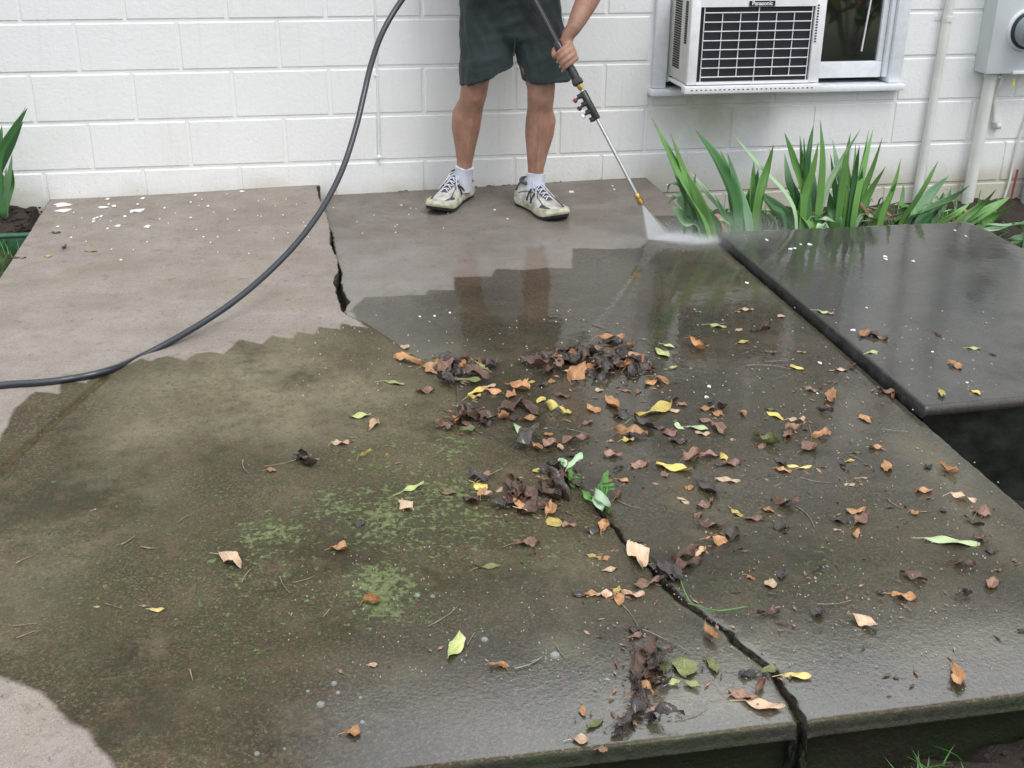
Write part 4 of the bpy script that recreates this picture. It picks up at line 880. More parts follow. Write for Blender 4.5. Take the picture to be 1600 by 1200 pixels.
mats_ = ['d', 'd', 'd', 'd', 'b', 'b', 'o']; rz_ = random.Random(77); ND = 0
for c, (cx_, cy_, sx_, sy_, n_) in enumerate([(715,582,38,14,9),(732,657,36,10,7),(880,566,60,8,9),(965,573,36,10,9),(815,783,50,16,9),(872,758,22,18,6),(1008,1070,20,45,8)]):
    for i in range(n_):
        LEAVES.append((cx_+rz_.gauss(0, .6)*sx_, cy_+rz_.gauss(0, .6)*sy_, rz_.uniform(16, 32), rz_.choice(mats_), rz_.uniform(-80, 80), 'c')); place_leaf(*LEAVES[-1], len(LEAVES), stuff=True)
V_, F_, UV_, MI_, mlist = [], [], [], [], []
for me, c in STUFF:
    if c not in mlist: mlist.append(c)
    o_ = len(V_); V_ += [tuple(v.co) for v in me.vertices]; ul = me.uv_layers[0].data
    for p in me.polygons: F_.append([o_+i for i in p.vertices]); MI_.append(mlist.index(c)); UV_ += [tuple(ul[i].uv) for i in p.loop_indices]
me = bpy.data.meshes.new('leaf_litter'); me.from_pydata(V_, [], F_)
for c in mlist: me.materials.append(LM[c])
me.polygons.foreach_set('material_index', MI_); me.polygons.foreach_set('use_smooth', [True]*len(F_)); me.uv_layers.new(name='UVMap').data.foreach_set('uv', [x for q in UV_ for x in q]); me.update()
o = bpy.data.objects.new('leaf_litter', me); COL.objects.link(o); tag(o, 'small torn leaf pieces and matted rotten leaves in the heaps', 'leaf litter', kind='stuff')
# scraps of rotten leaf too small to count
mb = MB()
for i in range(1500):
    k = rz_.random()
    if k < .5: a = LEAVES[rz_.randrange(len(LEAVES))]; u, v = a[0]+rz_.gauss(0, 22), a[1]+rz_.gauss(0, 9)
    elif k < .8: cx_, cy_, rx_, ry_, g_ = PILES[rz_.randrange(len(PILES))]; u, v = cx_+rz_.gauss(0, .5)*rx_, cy_+rz_.gauss(0, .5)*ry_
    else: u, v = rz_.uniform(900, 1500), rz_.uniform(480, 1050)
    q = at(u, v); s_ = rz_.uniform(.0015, .006)
    if not (XL+.02 < q[0] < XR-.02 and YF+.02 < q[1] < -.1) or v < 470: continue
    z = zs(q[0], q[1])+.0015; a = rz_.uniform(0, 6.28); ca, sa = math.cos(a), math.sin(a); l = s_*rz_.uniform(1, 2.6)
    mb.add([(q[0]-ca*l, q[1]-sa*l, z), (q[0]+sa*s_*.6, q[1]-ca*s_*.6, z+rz_.uniform(0, .003)), (q[0]+ca*l, q[1]+sa*l, z+rz_.uniform(0, .003)), (q[0]-sa*s_*.6, q[1]+ca*s_*.6, z)], [(0, 1, 2, 3)])
t = NT('leaf scraps'); t.set(Base_Color=t.ramp(t.noise(45, 2), [(.35, (.03, .02, .016)), (.5, (.13, .065, .04)), (.62, (.36, .2, .12))]), Roughness=.4, Coat_Weight=.6)
tag(mb.build('leaf_scraps', t.m, smooth=False), 'tiny scraps of rotten leaf washed over the wet slab', 'leaf scraps', kind='stuff')
# twigs and stems
TW = """(472,716,412,730);(380,720,389,741);(278,818,300,805);(190,852,211,838);(220,855,247,858);(25,882,52,869);(378,912,393,890);(437,902,453,928);(457,912,492,901);(164,944,193,953);(20,980,58,976);(26,999,55,987);(297,1048,302,1066);(668,981,718,946);(804,1046,846,1028);(1165,572,1238,578);(1195,566,1240,563);(1378,672,1419,676);(1252,748,1298,756);(1264,668,1266,695);(1244,793,1272,826);(1386,780,1404,793);(1326,712,1347,722);(886,672,925,683);(1408,945,1424,956);(925,507,950,515);(960,935,1001,990);(1001,984,1078,1021);(1056,1116,1108,1097);(745,755,785,733);(1208,762,1222,756);(965,783,1000,795);(1277,945,1330,939);(730,1010,742,990);(830,1036,842,1031);(505,966,516,953);(1110,510,1135,505);(1132,1010,1160,1022);(1312,970,1324,977);(870,1010,885,1030)"""
tl = [('just right of', 'just left of')]
for k, s_ in enumerate(TW.split(';')):
    a = [float(x) for x in s_.strip('()\n ').split(',')]
    p0 = at(a[0], a[1]); p1 = at(a[2], a[3]); P = []
    r_ = random.Random(k); nn = (p1-p0); pp = np.array([-nn[1], nn[0], 0])*r_.uniform(-.12, .12)
    for i in range(6):
        t_ = i/5; q = p0+(p1-p0)*t_+pp*math.sin(math.pi*t_); z = (SZ if q[0] > .645 and q[1] > SY0 else zs(q[0], q[1])); P.append((q[0], q[1], z+.0018+r_.uniform(0, .0015)))
    mb = MB(); w = r_.uniform(.0010, .0018); mb.tube(P, [w*(1-.1*i) for i in range(6)], 6)
    o = mb.build('twig', M_TWIG)
    mid_ = (p0+p1)/2; cands = sorted(MK, key=lambda m: (m[1]-mid_)[:2]@(m[1]-mid_)[:2]); n_, q = cands[0]; d = mid_-q; dist = math.hypot(d[0], d[1])
    if abs(d[0]) > abs(d[1]): dr = 'right of' if d[0] > 0 else 'left of'
    else: dr = 'behind' if d[1] > 0 else 'in front of'
    lb = None
    for ad in ('thin pale', 'slender brown', 'thin straight', 'thin bent', 'small', 'fine'):
        for n_, q in cands[:4]:
            d = mid_-q; dist = math.hypot(d[0], d[1]); dr = ('right of' if d[0] > 0 else 'left of') if abs(d[0]) > abs(d[1]) else ('behind' if d[1] > 0 else 'in front of')
            dw = 'just' if dist < .1 else 'a hand' if dist < .25 else 'a stride' if dist < .8 else 'far'
            l2 = f"{ad} twig lying {dw} {dr} {n_}"
            if l2 not in used and not lb: lb = l2; used.add(l2)
    tag(o, lb, 'twig', 'thin twigs lying on the slabs')
# water bubbles
t = NT('bubble'); t.set(Base_Color=(.7, .73, .78), Roughness=.05, Alpha=.22, Specular_IOR_Level=1., Coat_Weight=1.); M_BUB = t.m
for u, v, r_ in [(501,1102,7),(867,1026,8),(757,1001,6),(522,1069,5),(528,1083,4),(481,1081,3.5),(563,1090,3),(444,1166,3),(401,1174,5),(652,932,5),(676,933,4),(566,1127,4),(1045,728,3)]:
    q = at(u, v); s_ = np.linalg.norm(at(u+r_, v)-q); mb = MB(); mb.ball((q[0], q[1], 0), (s_, s_, s_*.8), 12, 8)
    o = mb.build('bubble', M_BUB, loc=(0, 0, zs(q[0], q[1])+s_*.25)); c_ = sorted(MK, key=lambda m: (m[1]-q)[:2]@(m[1]-q)[:2])[0]; d = q-c_[1]
    dr = ('right of' if d[0] > 0 else 'left of') if abs(d[0]) > abs(d[1]) else ('behind' if d[1] > 0 else 'in front of')
    lb = None
    for ad in ('', 'tiny ', 'small ', 'little '):
        for n_, qq in sorted(MK, key=lambda m: (m[1]-q)[:2]@(m[1]-q)[:2])[:4]:
            d = q-qq; dist = math.hypot(d[0], d[1]); dr = ('right of' if d[0] > 0 else 'left of') if abs(d[0]) > abs(d[1]) else ('behind' if d[1] > 0 else 'in front of')
            l2 = f"{'large ' if r_ > 6 and ad == '' else ad}clear water bubble {'just' if dist < .15 else 'a hand' if dist < .3 else 'a stride'} {dr} {n_}"
            if l2 not in used and not lb: lb = l2; used.add(l2)
    tag(o, lb, 'bubble', 'water bubbles on the near slab')

# weeds growing in the crack
def weed(name, label, bpx, parts):
    b = at(*bpx); o = thing(name, label, 'weed', (b[0], b[1], 0))
    for k, (u, v, L, c, ang, hz) in enumerate(parts):
        z = hz; q = at(u, v, z); a = math.radians(ang); e = at(u+math.cos(a)*L/2, v-math.sin(a)*L/2, z); e2 = at(u-math.cos(a)*L/2, v+math.sin(a)*L/2, z); d = e-e2; wl = min(np.linalg.norm(d), L/1830*3.1*1.15)
        me = leaf_mesh('leaf', wl, wl*(.44 if c == 'w' else .3), .15, .5, .3, .25, 900+k, LM['W' if c == 'W' else 'w'])
        l = bpy.data.objects.new('leaf', me); COL.objects.link(l); l.parent = o; l.location = (q[0]-b[0], q[1]-b[1], z); l.rotation_euler = (.35*math.sin(k*2.), .3*math.cos(k*3.), math.atan2(d[1], d[0])-math.pi/2)
        mb = MB(); mid2 = ((q[0]+b[0])/2+.004, (q[1]+b[1])/2, max(z*.9, .01)); mb.tube(catmull([(b[0], b[1], -.02), mid2, tuple(q)], 5), .0014, 6); mb.build('stem', LM['W'], o)
weed('crack_weed', 'pale two-leaved green weed among dark leaves, farther of the weeds in the crack', (884, 744), [(880,727,26,'w',-70,.02),(900,724,34,'w',25,.022),(878,722,20,'w',60,.03),(889,742,26,'W',-80,.012),(899,748,26,'W',-40,.01),(905,752,18,'W',10,.01),(893,756,22,'W',-60,.008)])
weed('crack_weed', 'feathery bright green weed in the crack with one pale wilted leaf', (938, 790), [(948,748,30,'W',80,.05),(944,758,28,'W',60,.04),(951,760,24,'W',20,.04),(940,766,30,'W',100,.03),(952,765,22,'W',-20,.035),(940,780,36,'w',-42,.03),(936,787,34,'w',-70,.02),(945,793,30,'W',-50,.01),(915,775,24,'W',-50,.008),(922,782,24,'W',-20,.008),(948,800,26,'W',-60,.006)])
for a, lb in (((1075, 943, 1120, 954, 1168, 948), 'thin green grass stalk lying across the open crack'), ((1063, 905, 1070, 925, 1078, 940), 'short green grass stalk inside the open crack')):
    P = catmull([tuple(at(a[0], a[1], .004)), tuple(at(a[2], a[3], .008)), tuple(at(a[4], a[5], .006))], 6); mb = MB(); mb.tube(P, [.0016]*12+[.0006], 6, flat=.5); tag(mb.build('grass_stalk', LM['W']), lb, 'grass stalk')
# moss cushions along the crack edge
# ------------------------------------------------------------------ iris plants
def blade(root, pts, w, y0, c, k):
    r_ = random.Random(k); P = []
    ys = [y0+r_.uniform(-.07, .07), y0+r_.uniform(-.03, .03), y0]
    tip, md, bs = [np.array(aty(u, v, yy)) for (u, v), yy in zip(pts, ys)]
    dist = np.linalg.norm(bs-CAM); wm = w*dist/FPX*(1.14 if y0 < -.3 else .85)
    g = float(gz(np.array(bs[0]), np.array(bs[1])))
    chain = [tip, md, bs]
    if bs[2] > g+.02: chain.append(np.array([bs[0]+(bs[0]-md[0])*.15, bs[1], g-.01]))
    C = catmull([tuple(q) for q in chain[::-1]], 6); n = len(C); vs = []; uv = []
    yaw = r_.uniform(-.7, .7); wv0 = Vector((math.cos(yaw), math.sin(yaw), 0))
    for i, q in enumerate(C):
        t_ = i/(n-1); tg = (C[min(i+1, n-1)]-C[max(i-1, 0)]).normalized()
        yv = yaw+(t_*.5)*r_.choice([1, 1]); wv = Vector((math.cos(yv), math.sin(yv), 0)); wv = (wv-tg*wv.dot(tg)).normalized(); nv_ = tg.cross(wv)
        ww = wm/2/max(.62, abs(math.cos(yv)))*(.75+.25*min(1, t_*3))*(1-max(0, (t_-.5)/.5)**1.7)
        if i == n-1: ww = .0005
        for s_ in (-1, -.5, 0, .5, 1):
            vs.append(q+wv*ww*s_+nv_*(-abs(s_)*ww*.22+.0016*0)); uv.append(((s_+1)/2, t_))
    m = 5; fs = [(i*m+j, i*m+j+1, (i+1)*m+j+1, (i+1)*m+j) for i in range(n-1) for j in range(m-1)]
    me = bpy.data.meshes.new('blade'); me.from_pydata([tuple(Vector(q)-root.location) for q in vs], [], fs); me.materials.append(M_BL[c])
    ul = me.uv_layers.new(name='UVMap'); li = np.zeros(len(me.loops), np.int32); me.loops.foreach_get('vertex_index', li); ul.data.foreach_set('uv', np.array(uv, np.float32)[li].ravel())
    me.polygons.foreach_set('use_smooth', [True]*len(me.polygons)); me.update()
    o = bpy.data.objects.new('blade', me); COL.objects.link(o); o.parent = root
    so = o.modifiers.new('s', 'SOLIDIFY'); so.thickness = .0012
    return o
IR = [('leaning iris clump beside the water jet', -.93, (1112, 366), [
 (1019,185,1060,268,1108,356,15,'n'),(1048,209,1070,275,1100,345,13,'n'),(1030,205,1064,290,1104,362,8,'b'),(1073,270,1092,315,1105,364,18,'n'),(1087,271,1084,298,1092,325,7,'d'),(1043,318,1062,308,1092,352,18,'l'),(1050,322,1070,345,1098,360,20,'b'),(1055,275,1068,300,1085,340,14,'b'),(1076,266,1104,300,1136,348,6,'l'),(1086,300,1105,330,1122,370,11,'d'),(1098,322,1114,345,1128,366,11,'b'),(1118,306,1132,335,1146,362,7,'d'),(1042,300,1050,287,1070,310,6,'b')]),
 ('iris clump with bent tip lying over the raised slab', -.86, (1160, 358), [
 (1087,203,1124,254,1152,322,15,'d'),(1090,208,1126,268,1157,352,8,'b'),(1126,235,1142,285,1152,352,14,'n'),(1137,240,1150,288,1170,352,12,'b'),(1148,213,1180,252,1240,325,6,'l'),(1178,250,1175,300,1181,360,19,'n'),(1209,226,1197,265,1184,315,14,'n'),(1185,264,1180,288,1166,325,9,'d'),(1183,297,1214,324,1250,358,19,'b'),(1151,327,1164,334,1178,341,8,'l'),(1198,390,1181,368,1160,350,14,'b'),(1190,300,1205,322,1225,345,9,'d'),(1140,330,1150,345,1160,358,18,'b')]),
 ('upright iris clump with a long bare spike below the air conditioner corner', -.80, (1265, 356), [
 (1226,208,1240,252,1255,308,13,'n'),(1271,196,1262,240,1254,300,13,'d'),(1250,212,1252,262,1256,335,11,'n'),(1279,222,1268,268,1254,318,14,'n'),(1282,188,1285,258,1276,354,10,'n'),(1226,240,1233,282,1246,320,11,'b'),(1219,292,1241,322,1268,358,14,'n'),(1240,285,1244,318,1256,352,12,'d'),(1262,235,1270,290,1262,345,13,'b'),(1256,215,1258,270,1264,340,9,'d'),(1345,201,1317,245,1284,312,11,'l'),(1311,387,1296,368,1281,352,10,'l'),(1290,330,1275,340,1262,354,16,'b'),(1255,300,1262,330,1270,356,16,'n')]),
 ('tallest dense iris clump in the middle of the row', -.70, (1322, 350), [
 (1329,208,1321,252,1314,305,10,'n'),(1301,218,1311,270,1326,318,10,'b'),(1358,203,1346,255,1332,325,11,'n'),(1364,203,1352,250,1338,315,8,'n'),(1379,215,1357,275,1326,345,14,'n'),(1384,260,1358,300,1334,348,13,'n'),(1343,227,1336,272,1329,335,9,'d'),(1298,242,1304,292,1312,345,10,'d'),(1313,268,1310,310,1303,348,16,'d'),(1325,250,1326,300,1322,348,13,'n'),(1348,262,1340,305,1328,348,14,'d'),(1296,300,1300,325,1306,350,16,'d'),(1337,225,1334,280,1322,340,8,'n')]),
 ('low iris clump spreading right with a dry brown blade', -.66, (1415, 348), [
 (1408,248,1395,292,1377,338,12,'n'),(1402,282,1386,312,1368,340,10,'n'),(1412,286,1408,312,1404,345,13,'l'),(1466,252,1441,295,1408,348,13,'n'),(1483,274,1452,305,1426,352,15,'b'),(1498,290,1457,318,1400,350,12,'n'),(1515,290,1490,306,1440,338,11,'b'),(1487,292,1473,322,1456,352,20,'b'),(1292,353,1375,344,1452,349,9,'b'),(1502,308,1452,326,1398,350,13,'n'),(1420,331,1378,341,1332,336,8,'x'),(1475,300,1462,325,1440,352,14,'d'),(1430,320,1425,335,1415,352,16,'b')]),
 ('low iris clump leaning right in front of the thick conduit', -.62, (1500, 356), [
 (1557,296,1533,320,1495,352,11,'n'),(1580,307,1549,325,1503,354,13,'n'),(1584,319,1556,336,1514,360,14,'n'),(1517,316,1495,333,1466,352,9,'n'),(1560,318,1530,335,1500,356,13,'b'),(1537,310,1515,330,1490,354,10,'b')]),
 ('flattened pale iris at the far right edge beside the raised slab', -.85, (1608, 372), [
 (1523,362,1562,357,1612,354,12,'l'),(1552,377,1578,374,1612,370,9,'l'),(1571,388,1590,376,1618,364,11,'n'),(1562,352,1590,350,1625,352,8,'b'),(1580,348,1595,352,1620,362,9,'n'),(1585,392,1600,384,1622,378,10,'d'),(1540,350,1565,352,1600,356,6,'b')]),
 ('iris plant in the soil bed at the left edge', -.16, (4, 332), [
 (43,169,22,202,-3,255,14,'d'),(36,190,17,224,-10,285,14,'d'),(3,196,0,222,-6,300,9,'d'),(19,242,14,276,8,322,9,'b'),(20,265,18,290,9,324,12,'n'),(-2,262,6,290,4,328,12,'b'),(10,262,8,295,6,328,10,'n'),(40,168,18,205,-8,262,6,'b')])]
for lb, y0, bpx, bl in IR:
    q = aty(*bpx, y0); o = thing('iris_plant', lb, 'iris', (q[0], q[1], float(gz(np.array(q[0]), np.array(q[1])))), 'iris plants along the foot of the wall')
    for k, a in enumerate(bl): blade(o, [(a[0], a[1]), (a[2], a[3]), (a[4], a[5])], a[6], y0+((k*37) % 11-5)*.008, a[7], k+int(bpx[0]))
for lb, y0, bpx, bl in IR[:6]:
    r5 = random.Random(int(bpx[0])); root = [o for o in bpy.data.objects if o.get('label') == lb][0]
    for k in range(4):
        bx = bpx[0]+r5.uniform(-25, 25); a = r5.choice([-1, 1])*r5.uniform(18, 50)
        blade(root, [(bx+a, bpx[1]-r5.uniform(-2, 26)), (bx+a*.5, bpx[1]-r5.uniform(14, 34)), (bx, bpx[1]-4)], r5.uniform(5, 9), y0+.02, r5.choice(['x', 'x', 'l', 'n']), 700+k+int(bpx[0]))
# low weeds between the irises
wr_ = random.Random(12); pts = []
mb = MB()
for i in range(420):
    u = wr_.uniform(1060, 1560); y = wr_.uniform(-.9, -.25); q = aty(u, 350, y); x = q[0]; z = float(gz(np.array(x), np.array(y)))
    if x < .66: continue
    h = wr_.uniform(.03, .13); a = wr_.uniform(0, 6.28); w = wr_.uniform(.002, .005); l = wr_.uniform(.03, .12); px, py = -math.sin(a)*w, math.cos(a)*w; vs = []
    for k in range(5):
        t_ = k/4; s_ = math.sin(math.pi*min(1, .15+t_*.85))+.05; vs += [(x+math.cos(a)*l*t_-px*s_, y+math.sin(a)*l*t_-py*s_, z+h*math.sin(t_*2.2)), (x+math.cos(a)*l*t_+px*s_, y+math.sin(a)*l*t_+py*s_, z+h*math.sin(t_*2.2))]
    mb.add(vs, [(2*k, 2*k+1, 2*k+3, 2*k+2) for k in range(4)])
tag(mb.build('ground_weeds', M_GRASS, angle=180), 'low green weeds and grass under the iris plants', 'weeds', kind='stuff')

# ------------------------------------------------------------------ hedge behind the photographer (what the window and wet slab mirror)
def shrub(x, y, h, rad, seed, label):
    r_ = random.Random(seed); o = thing('shrub', label, 'shrub', (x, y, -.2), 'shrubs across the lawn')
    mb = MB(); 
    for i in range(7): a = r_.uniform(0, 6.28); mb.tube([(x, y, -.25), (x+math.cos(a)*rad*.25, y+math.sin(a)*rad*.25, h*.4), (x+math.cos(a)*rad*.6, y+math.sin(a)*rad*.6, h*.8)], [.025, .015, .006], 7)
    mb.build('trunk', M_TWIG, o)
    for c, n in (('v', 900), ('y', 260), ('o', 120)):
        mb = MB()
        for i in range(n):
            a, b = r_.uniform(0, 6.28), math.acos(r_.uniform(-.4, 1)); q = r_.uniform(.55, 1.)**.5*(1+.18*math.sin(3*a+b*4+seed))
            p = Vector((x+rad*q*math.sin(b)*math.cos(a), y+rad*q*math.sin(b)*math.sin(a), h*.5+h*.5*q*math.cos(b))); l = r_.uniform(.05, .1)
            d1 = Vector((r_.gauss(0, 1), r_.gauss(0, 1), r_.gauss(0, 1))).normalized(); d2 = d1.orthogonal().normalized()*.4
            mb.add([p-d1*l, p+d2*l, p+d1*l, p-d2*l], [(0, 1, 2, 3)])
        mb.build('foliage', simple('foliage '+c, {'v': (.05, .09, .02), 'y': (.60, .46, .08), 'o': (.50, .20, .06)}[c], .6, bump=0), o, False)
for x, y, h, rad, s_, lb in [(3.7, -4.3, .9, .8, 1, 'dark shrub with yellow leaves across the lawn, nearest the window line'), (5.0, -5.6, 1.5, 1.1, 2, 'taller dark shrub with yellow leaves farther across the lawn')]:
    shrub(x, y, h, rad, s_, lb)

# ------------------------------------------------------------------ pressure washer lance
N3 = Vector(aty(1003, 319, -.88)); U3 = Vector(aty(835, 0, -.55)); wd_ = (N3-U3).normalized()
LEN = (N3-U3).length
def on(u, v):   # point of the lance nearest to the sight line through (u, v)
    d = Vector(ray(u, v)).normalized(); c = Vector(CAM); w0 = U3-c; b = wd_.dot(d); s_ = (b*d.dot(w0)-wd_.dot(w0))/(1-b*b); return U3+wd_*s_
GUN = U3-wd_*.30
lance = thing('pressure_washer_lance', 'black and steel pressure washer lance with brass nozzle held by the man', 'pressure washer', tuple(N3))
mb = MB(); mb.tube([GUN, on(873, 74)], .0125, 14); mb.build('upper_tube', M_BLACK, lance)
g0, g1 = on(868, 66), on(902, 124)
mb = MB(); L_ = (g1-g0); P = [g0+L_*t_ for t_ in (0, .06, .3, .6, .85, 1.)]; mb.tube(P, [.013, .0165, .0175, .0165, .0185, .0175], 16); mb.build('handgrip', M_BLACK, lance)
mb = MB(); mb.tube([g1-wd_*.006, g1+wd_*.004, g1+wd_*.016, g1+wd_*.022], [.018, .0225, .0225, .017], 8); mb.build('collar_nut', M_BLACK, lance)
mb = MB(); mb.tube([g1+wd_*.019, g1+wd_*.034, g1+wd_*.046], [.0125, .0125, .007], 8); mb.build('brass_coupling', M_BRASS, lance)
mb = MB(); mb.tube([g1+wd_*.02, on(998, 306)], .0068, 14); mb.build('steel_shaft', M_STEEL, lance)
h0, h1 = on(912, 142), on(934, 186); side_ = wd_.cross(Vector((AF[0], AF[1], AF[2]))).normalized()
if side_.dot(Vector(AR)) > 0: side_ = -side_       # towards the left in the picture
fw = wd_.cross(side_).normalized()
mb = MB(); mb.tube([h0, h0+wd_*.004, h1-wd_*.004, h1], [.0125, .0145, .0145, .012], 12); mb.build('nozzle_holder', M_BLACK, lance)
hd = (h1-h0)
cols = [M_RED, M_BLACK, M_WHITEPAINT, None]
for i, t_ in enumerate((.10, .38, .66, .93)):
    c = h0+hd*t_; mb = MB(); mb.tube([c+side_*.010, c+side_*.026-wd_*.001], [.012, .0085], 8); mb.tube([c+side_*.022-wd_*.010, c+side_*.022+wd_*.008], [.006, .006], 8); cl_ = mb.build('nozzle_clip', M_BLACK, lance)
    if cols[i]:
        c2 = c+side_*.038+wd_*.010-wd_*.004; mb = MB(); mb.tube([c+side_*.024, c2], [.005, .005], 8); spn = MB(); mb.build('nozzle_stem', M_BLACK, cl_); mb = spn; mb.tube([c2-wd_*.002, c2+side_*.010+wd_*.002], [.0095, .0085], 10); mb.build('spare_nozzle', cols[i], cl_)
n0 = on(997, 303); mb = MB(); mb.tube([n0-wd_*.004, n0, n0+wd_*.012, n0+wd_*.018, n0+wd_*.021, n0+wd_*.036, N3+wd_*.002], [.0085, .0115, .0115, .010, .0135, .0135, .0105], 12); mb.build('nozzle', M_BRASS, lance)
# trigger gun above the picture
mb = MB(); gd = Vector((-.1, -.25, -1)).normalized(); mb.tube([GUN+wd_*.08, GUN+wd_*.02, GUN-wd_*.09], [.018, .026, .024], 12); mb.tube([GUN-wd_*.05, GUN-wd_*.07+gd*.05, GUN-wd_*.09+gd*.13], [.02, .017, .016], 12)
mb.tube([GUN-wd_*.0+gd*.02, GUN-wd_*.03+gd*.07, GUN-wd_*.05+gd*.11], [.006, .006, .005], 8); mb.build('trigger_gun', M_BLACK, lance)
HG = GUN-wd_*.09+gd*.13     # hose joins here

# hose
HP = [tuple(at(-260, 640, .011)), tuple(at(-120, 618, .011)), tuple(at(0, 602, .011)), tuple(at(60, 598, .011)), tuple(at(110, 592, .011)), tuple(at(165, 580, .0135))]
for u, v, y in [(215,560,-1.83),(262,536,-1.76),(320,502,-1.66),(372,466,-1.57),(425,420,-1.45),(470,372,-1.33),(508,318,-1.20),(536,262,-1.08),(556,200,-.97),(568,150,-.89),(580,100,-.83),(598,50,-.78),(628,0,-.72),(665,-42,-.68),(715,-68,-.64),(760,-62,-.62)]: HP.append(tuple(aty(u, v, y)))
HP += [tuple(HG+Vector((-.03, -.02, -.06))), tuple(HG)]
mb = MB(); mb.tube(catmull(HP, 8), .0105, 14)
tag(mb.build('hose', M_HOSE, angle=180), 'black rubber hose curving from the man down across the left slab', 'hose')

# ------------------------------------------------------------------ water jet
def volmat(name, dens, noise_scale=None, col=(.995, .995, 1)):
    m = bpy.data.materials.new(name); m.use_nodes = True; nt = m.node_tree; nt.nodes.clear(); out = nt.nodes.new('ShaderNodeOutputMaterial')
    pv = nt.nodes.new('ShaderNodeVolumePrincipled'); pv.inputs['Color'].default_value = col+(1,); pv.inputs['Density'].default_value = dens; nt.links.new(pv.outputs[0], out.inputs['Volume'])
    return m, nt, pv
hl, hr = Vector(at(1013, 375, .001)), Vector(at(1049, 374, .001)); tip = N3+wd_*.004
m, nt, pv = volmat('water spray', 700, None, (1, 1, 1))
jet = thing('water_jet', 'white fan of high pressure water leaving the brass nozzle', 'water jet', tuple(N3))
def wedge(a0, a1, b0, b1, th0, th1, n=8):
    mb = MB(); rs = []
    for i in range(n+1):
        t_ = i/n; l = a0.lerp(b0, t_); r_ = a1.lerp(b1, t_); th = th0+(th1-th0)*t_; nn = (r_-l).normalized().cross(wd_).normalized(); ring = []
        for k in range(10):
            a = k/10*6.283; c = (l+r_)/2; ring.append(c+(r_-l)/2*math.cos(a)+nn*th*math.sin(a))
        rs.append(ring)
    mb.rings(rs); return mb
e_ = (hr-hl).normalized()
wedge(tip-e_*.002, tip+e_*.004, hl, hr, .002, .007).build('spray_fan', m, jet)
# splash: flat mound of mist thrown to the right along the slab
def mistmat(name, dens, power):
    m, nt, pv = volmat(name, dens); tc = nt.nodes.new('ShaderNodeTexCoord'); ln = nt.nodes.new('ShaderNodeVectorMath'); ln.operation = 'LENGTH'; nt.links.new(tc.outputs['Object'], ln.inputs[0])
    ns_ = nt.nodes.new('ShaderNodeTexNoise'); ns_.inputs['Scale'].default_value = 3.5; ns_.inputs['Detail'].default_value = 3; nt.links.new(tc.outputs['Object'], ns_.inputs['Vector'])
    mr = nt.nodes.new('ShaderNodeMapRange'); mr.inputs[1].default_value = 1; mr.inputs[2].default_value = 0; nt.links.new(ln.outputs['Value'], mr.inputs[0])
    pw = nt.nodes.new('ShaderNodeMath'); pw.operation = 'POWER'; nt.links.new(mr.outputs[0], pw.inputs[0]); pw.inputs[1].default_value = power
    mu = nt.nodes.new('ShaderNodeMath'); mu.operation = 'MULTIPLY'; nt.links.new(pw.outputs[0], mu.inputs[0]); nt.links.new(ns_.outputs['Fac'], mu.inputs[1])
    m2 = nt.nodes.new('ShaderNodeMath'); m2.operation = 'MULTIPLY'; nt.links.new(mu.outputs[0], m2.inputs[0]); m2.inputs[1].default_value = dens; nt.links.new(m2.outputs[0], pv.inputs['Density']); return m
def mist(name, c, r_, rot, mat):
    mb = MB(); mb.ball((0, 0, 0), 1., 28, 16)
    cut = [(x, y, max(z, -.02)) for x, y, z in mb.v]; mb.v = cut
    o = mb.build(name, mat, None, loc=None); o.parent = jet; o.location = Vector(c)-jet.location; o.scale = r_; o.rotation_euler = (0, 0, rot); return o
cm = (hl+hr)/2; az = math.atan2(e_.y, e_.x)
hl2, hr2 = Vector(at(1009, 376, .001)), Vector(at(1060, 374, .001))
m5, nt5, pv5 = volmat('spray haze', 26)
wedge(tip-e_*.004, tip+e_*.006, hl2, hr2, .004, .02).build('spray_haze', m5, jet)
mist('splash', (cm.x+.03, cm.y, .003), (.075, .034, .024), az, mistmat('splash', 2500, 1.3))
mist('splash', (cm.x+.12, cm.y-.03, .003), (.15, .085, .04), az-.15, mistmat('splash low', 340, 1.5))
mist('mist', (cm.x+.22, cm.y-.03, .003), (.42, .24, .13), az-.1, mistmat('mist', 8, 1.2))
mist('mist', (cm.x+.05, cm.y, .003), (.13, .09, .06), az, mistmat('mist near', 24, 1.5))

mb = MB(); rj = random.Random(8)
for i in range(260):
    a = rj.gauss(.1, .9); d = abs(rj.gauss(0, .16))+.02; x = cm.x+math.cos(a)*d*1.1; y = cm.y+math.sin(a)*d*.7; z = .002+max(0, rj.gauss(.03, .035))*math.exp(-d*2); s_ = rj.uniform(.0006, .0016); mb.ball((x, y, z), s_, 6, 4)
for i in range(90):
    t_ = rj.uniform(.2, 1); q = tip.lerp(cm, t_)+Vector((rj.gauss(0, .02)*t_, rj.gauss(0, .012)*t_, rj.gauss(0, .006))); mb.ball(q, rj.uniform(.0005, .0012), 6, 4)
mb.build('droplets', M_CLEARW, jet)['kind'] = 'stuff'
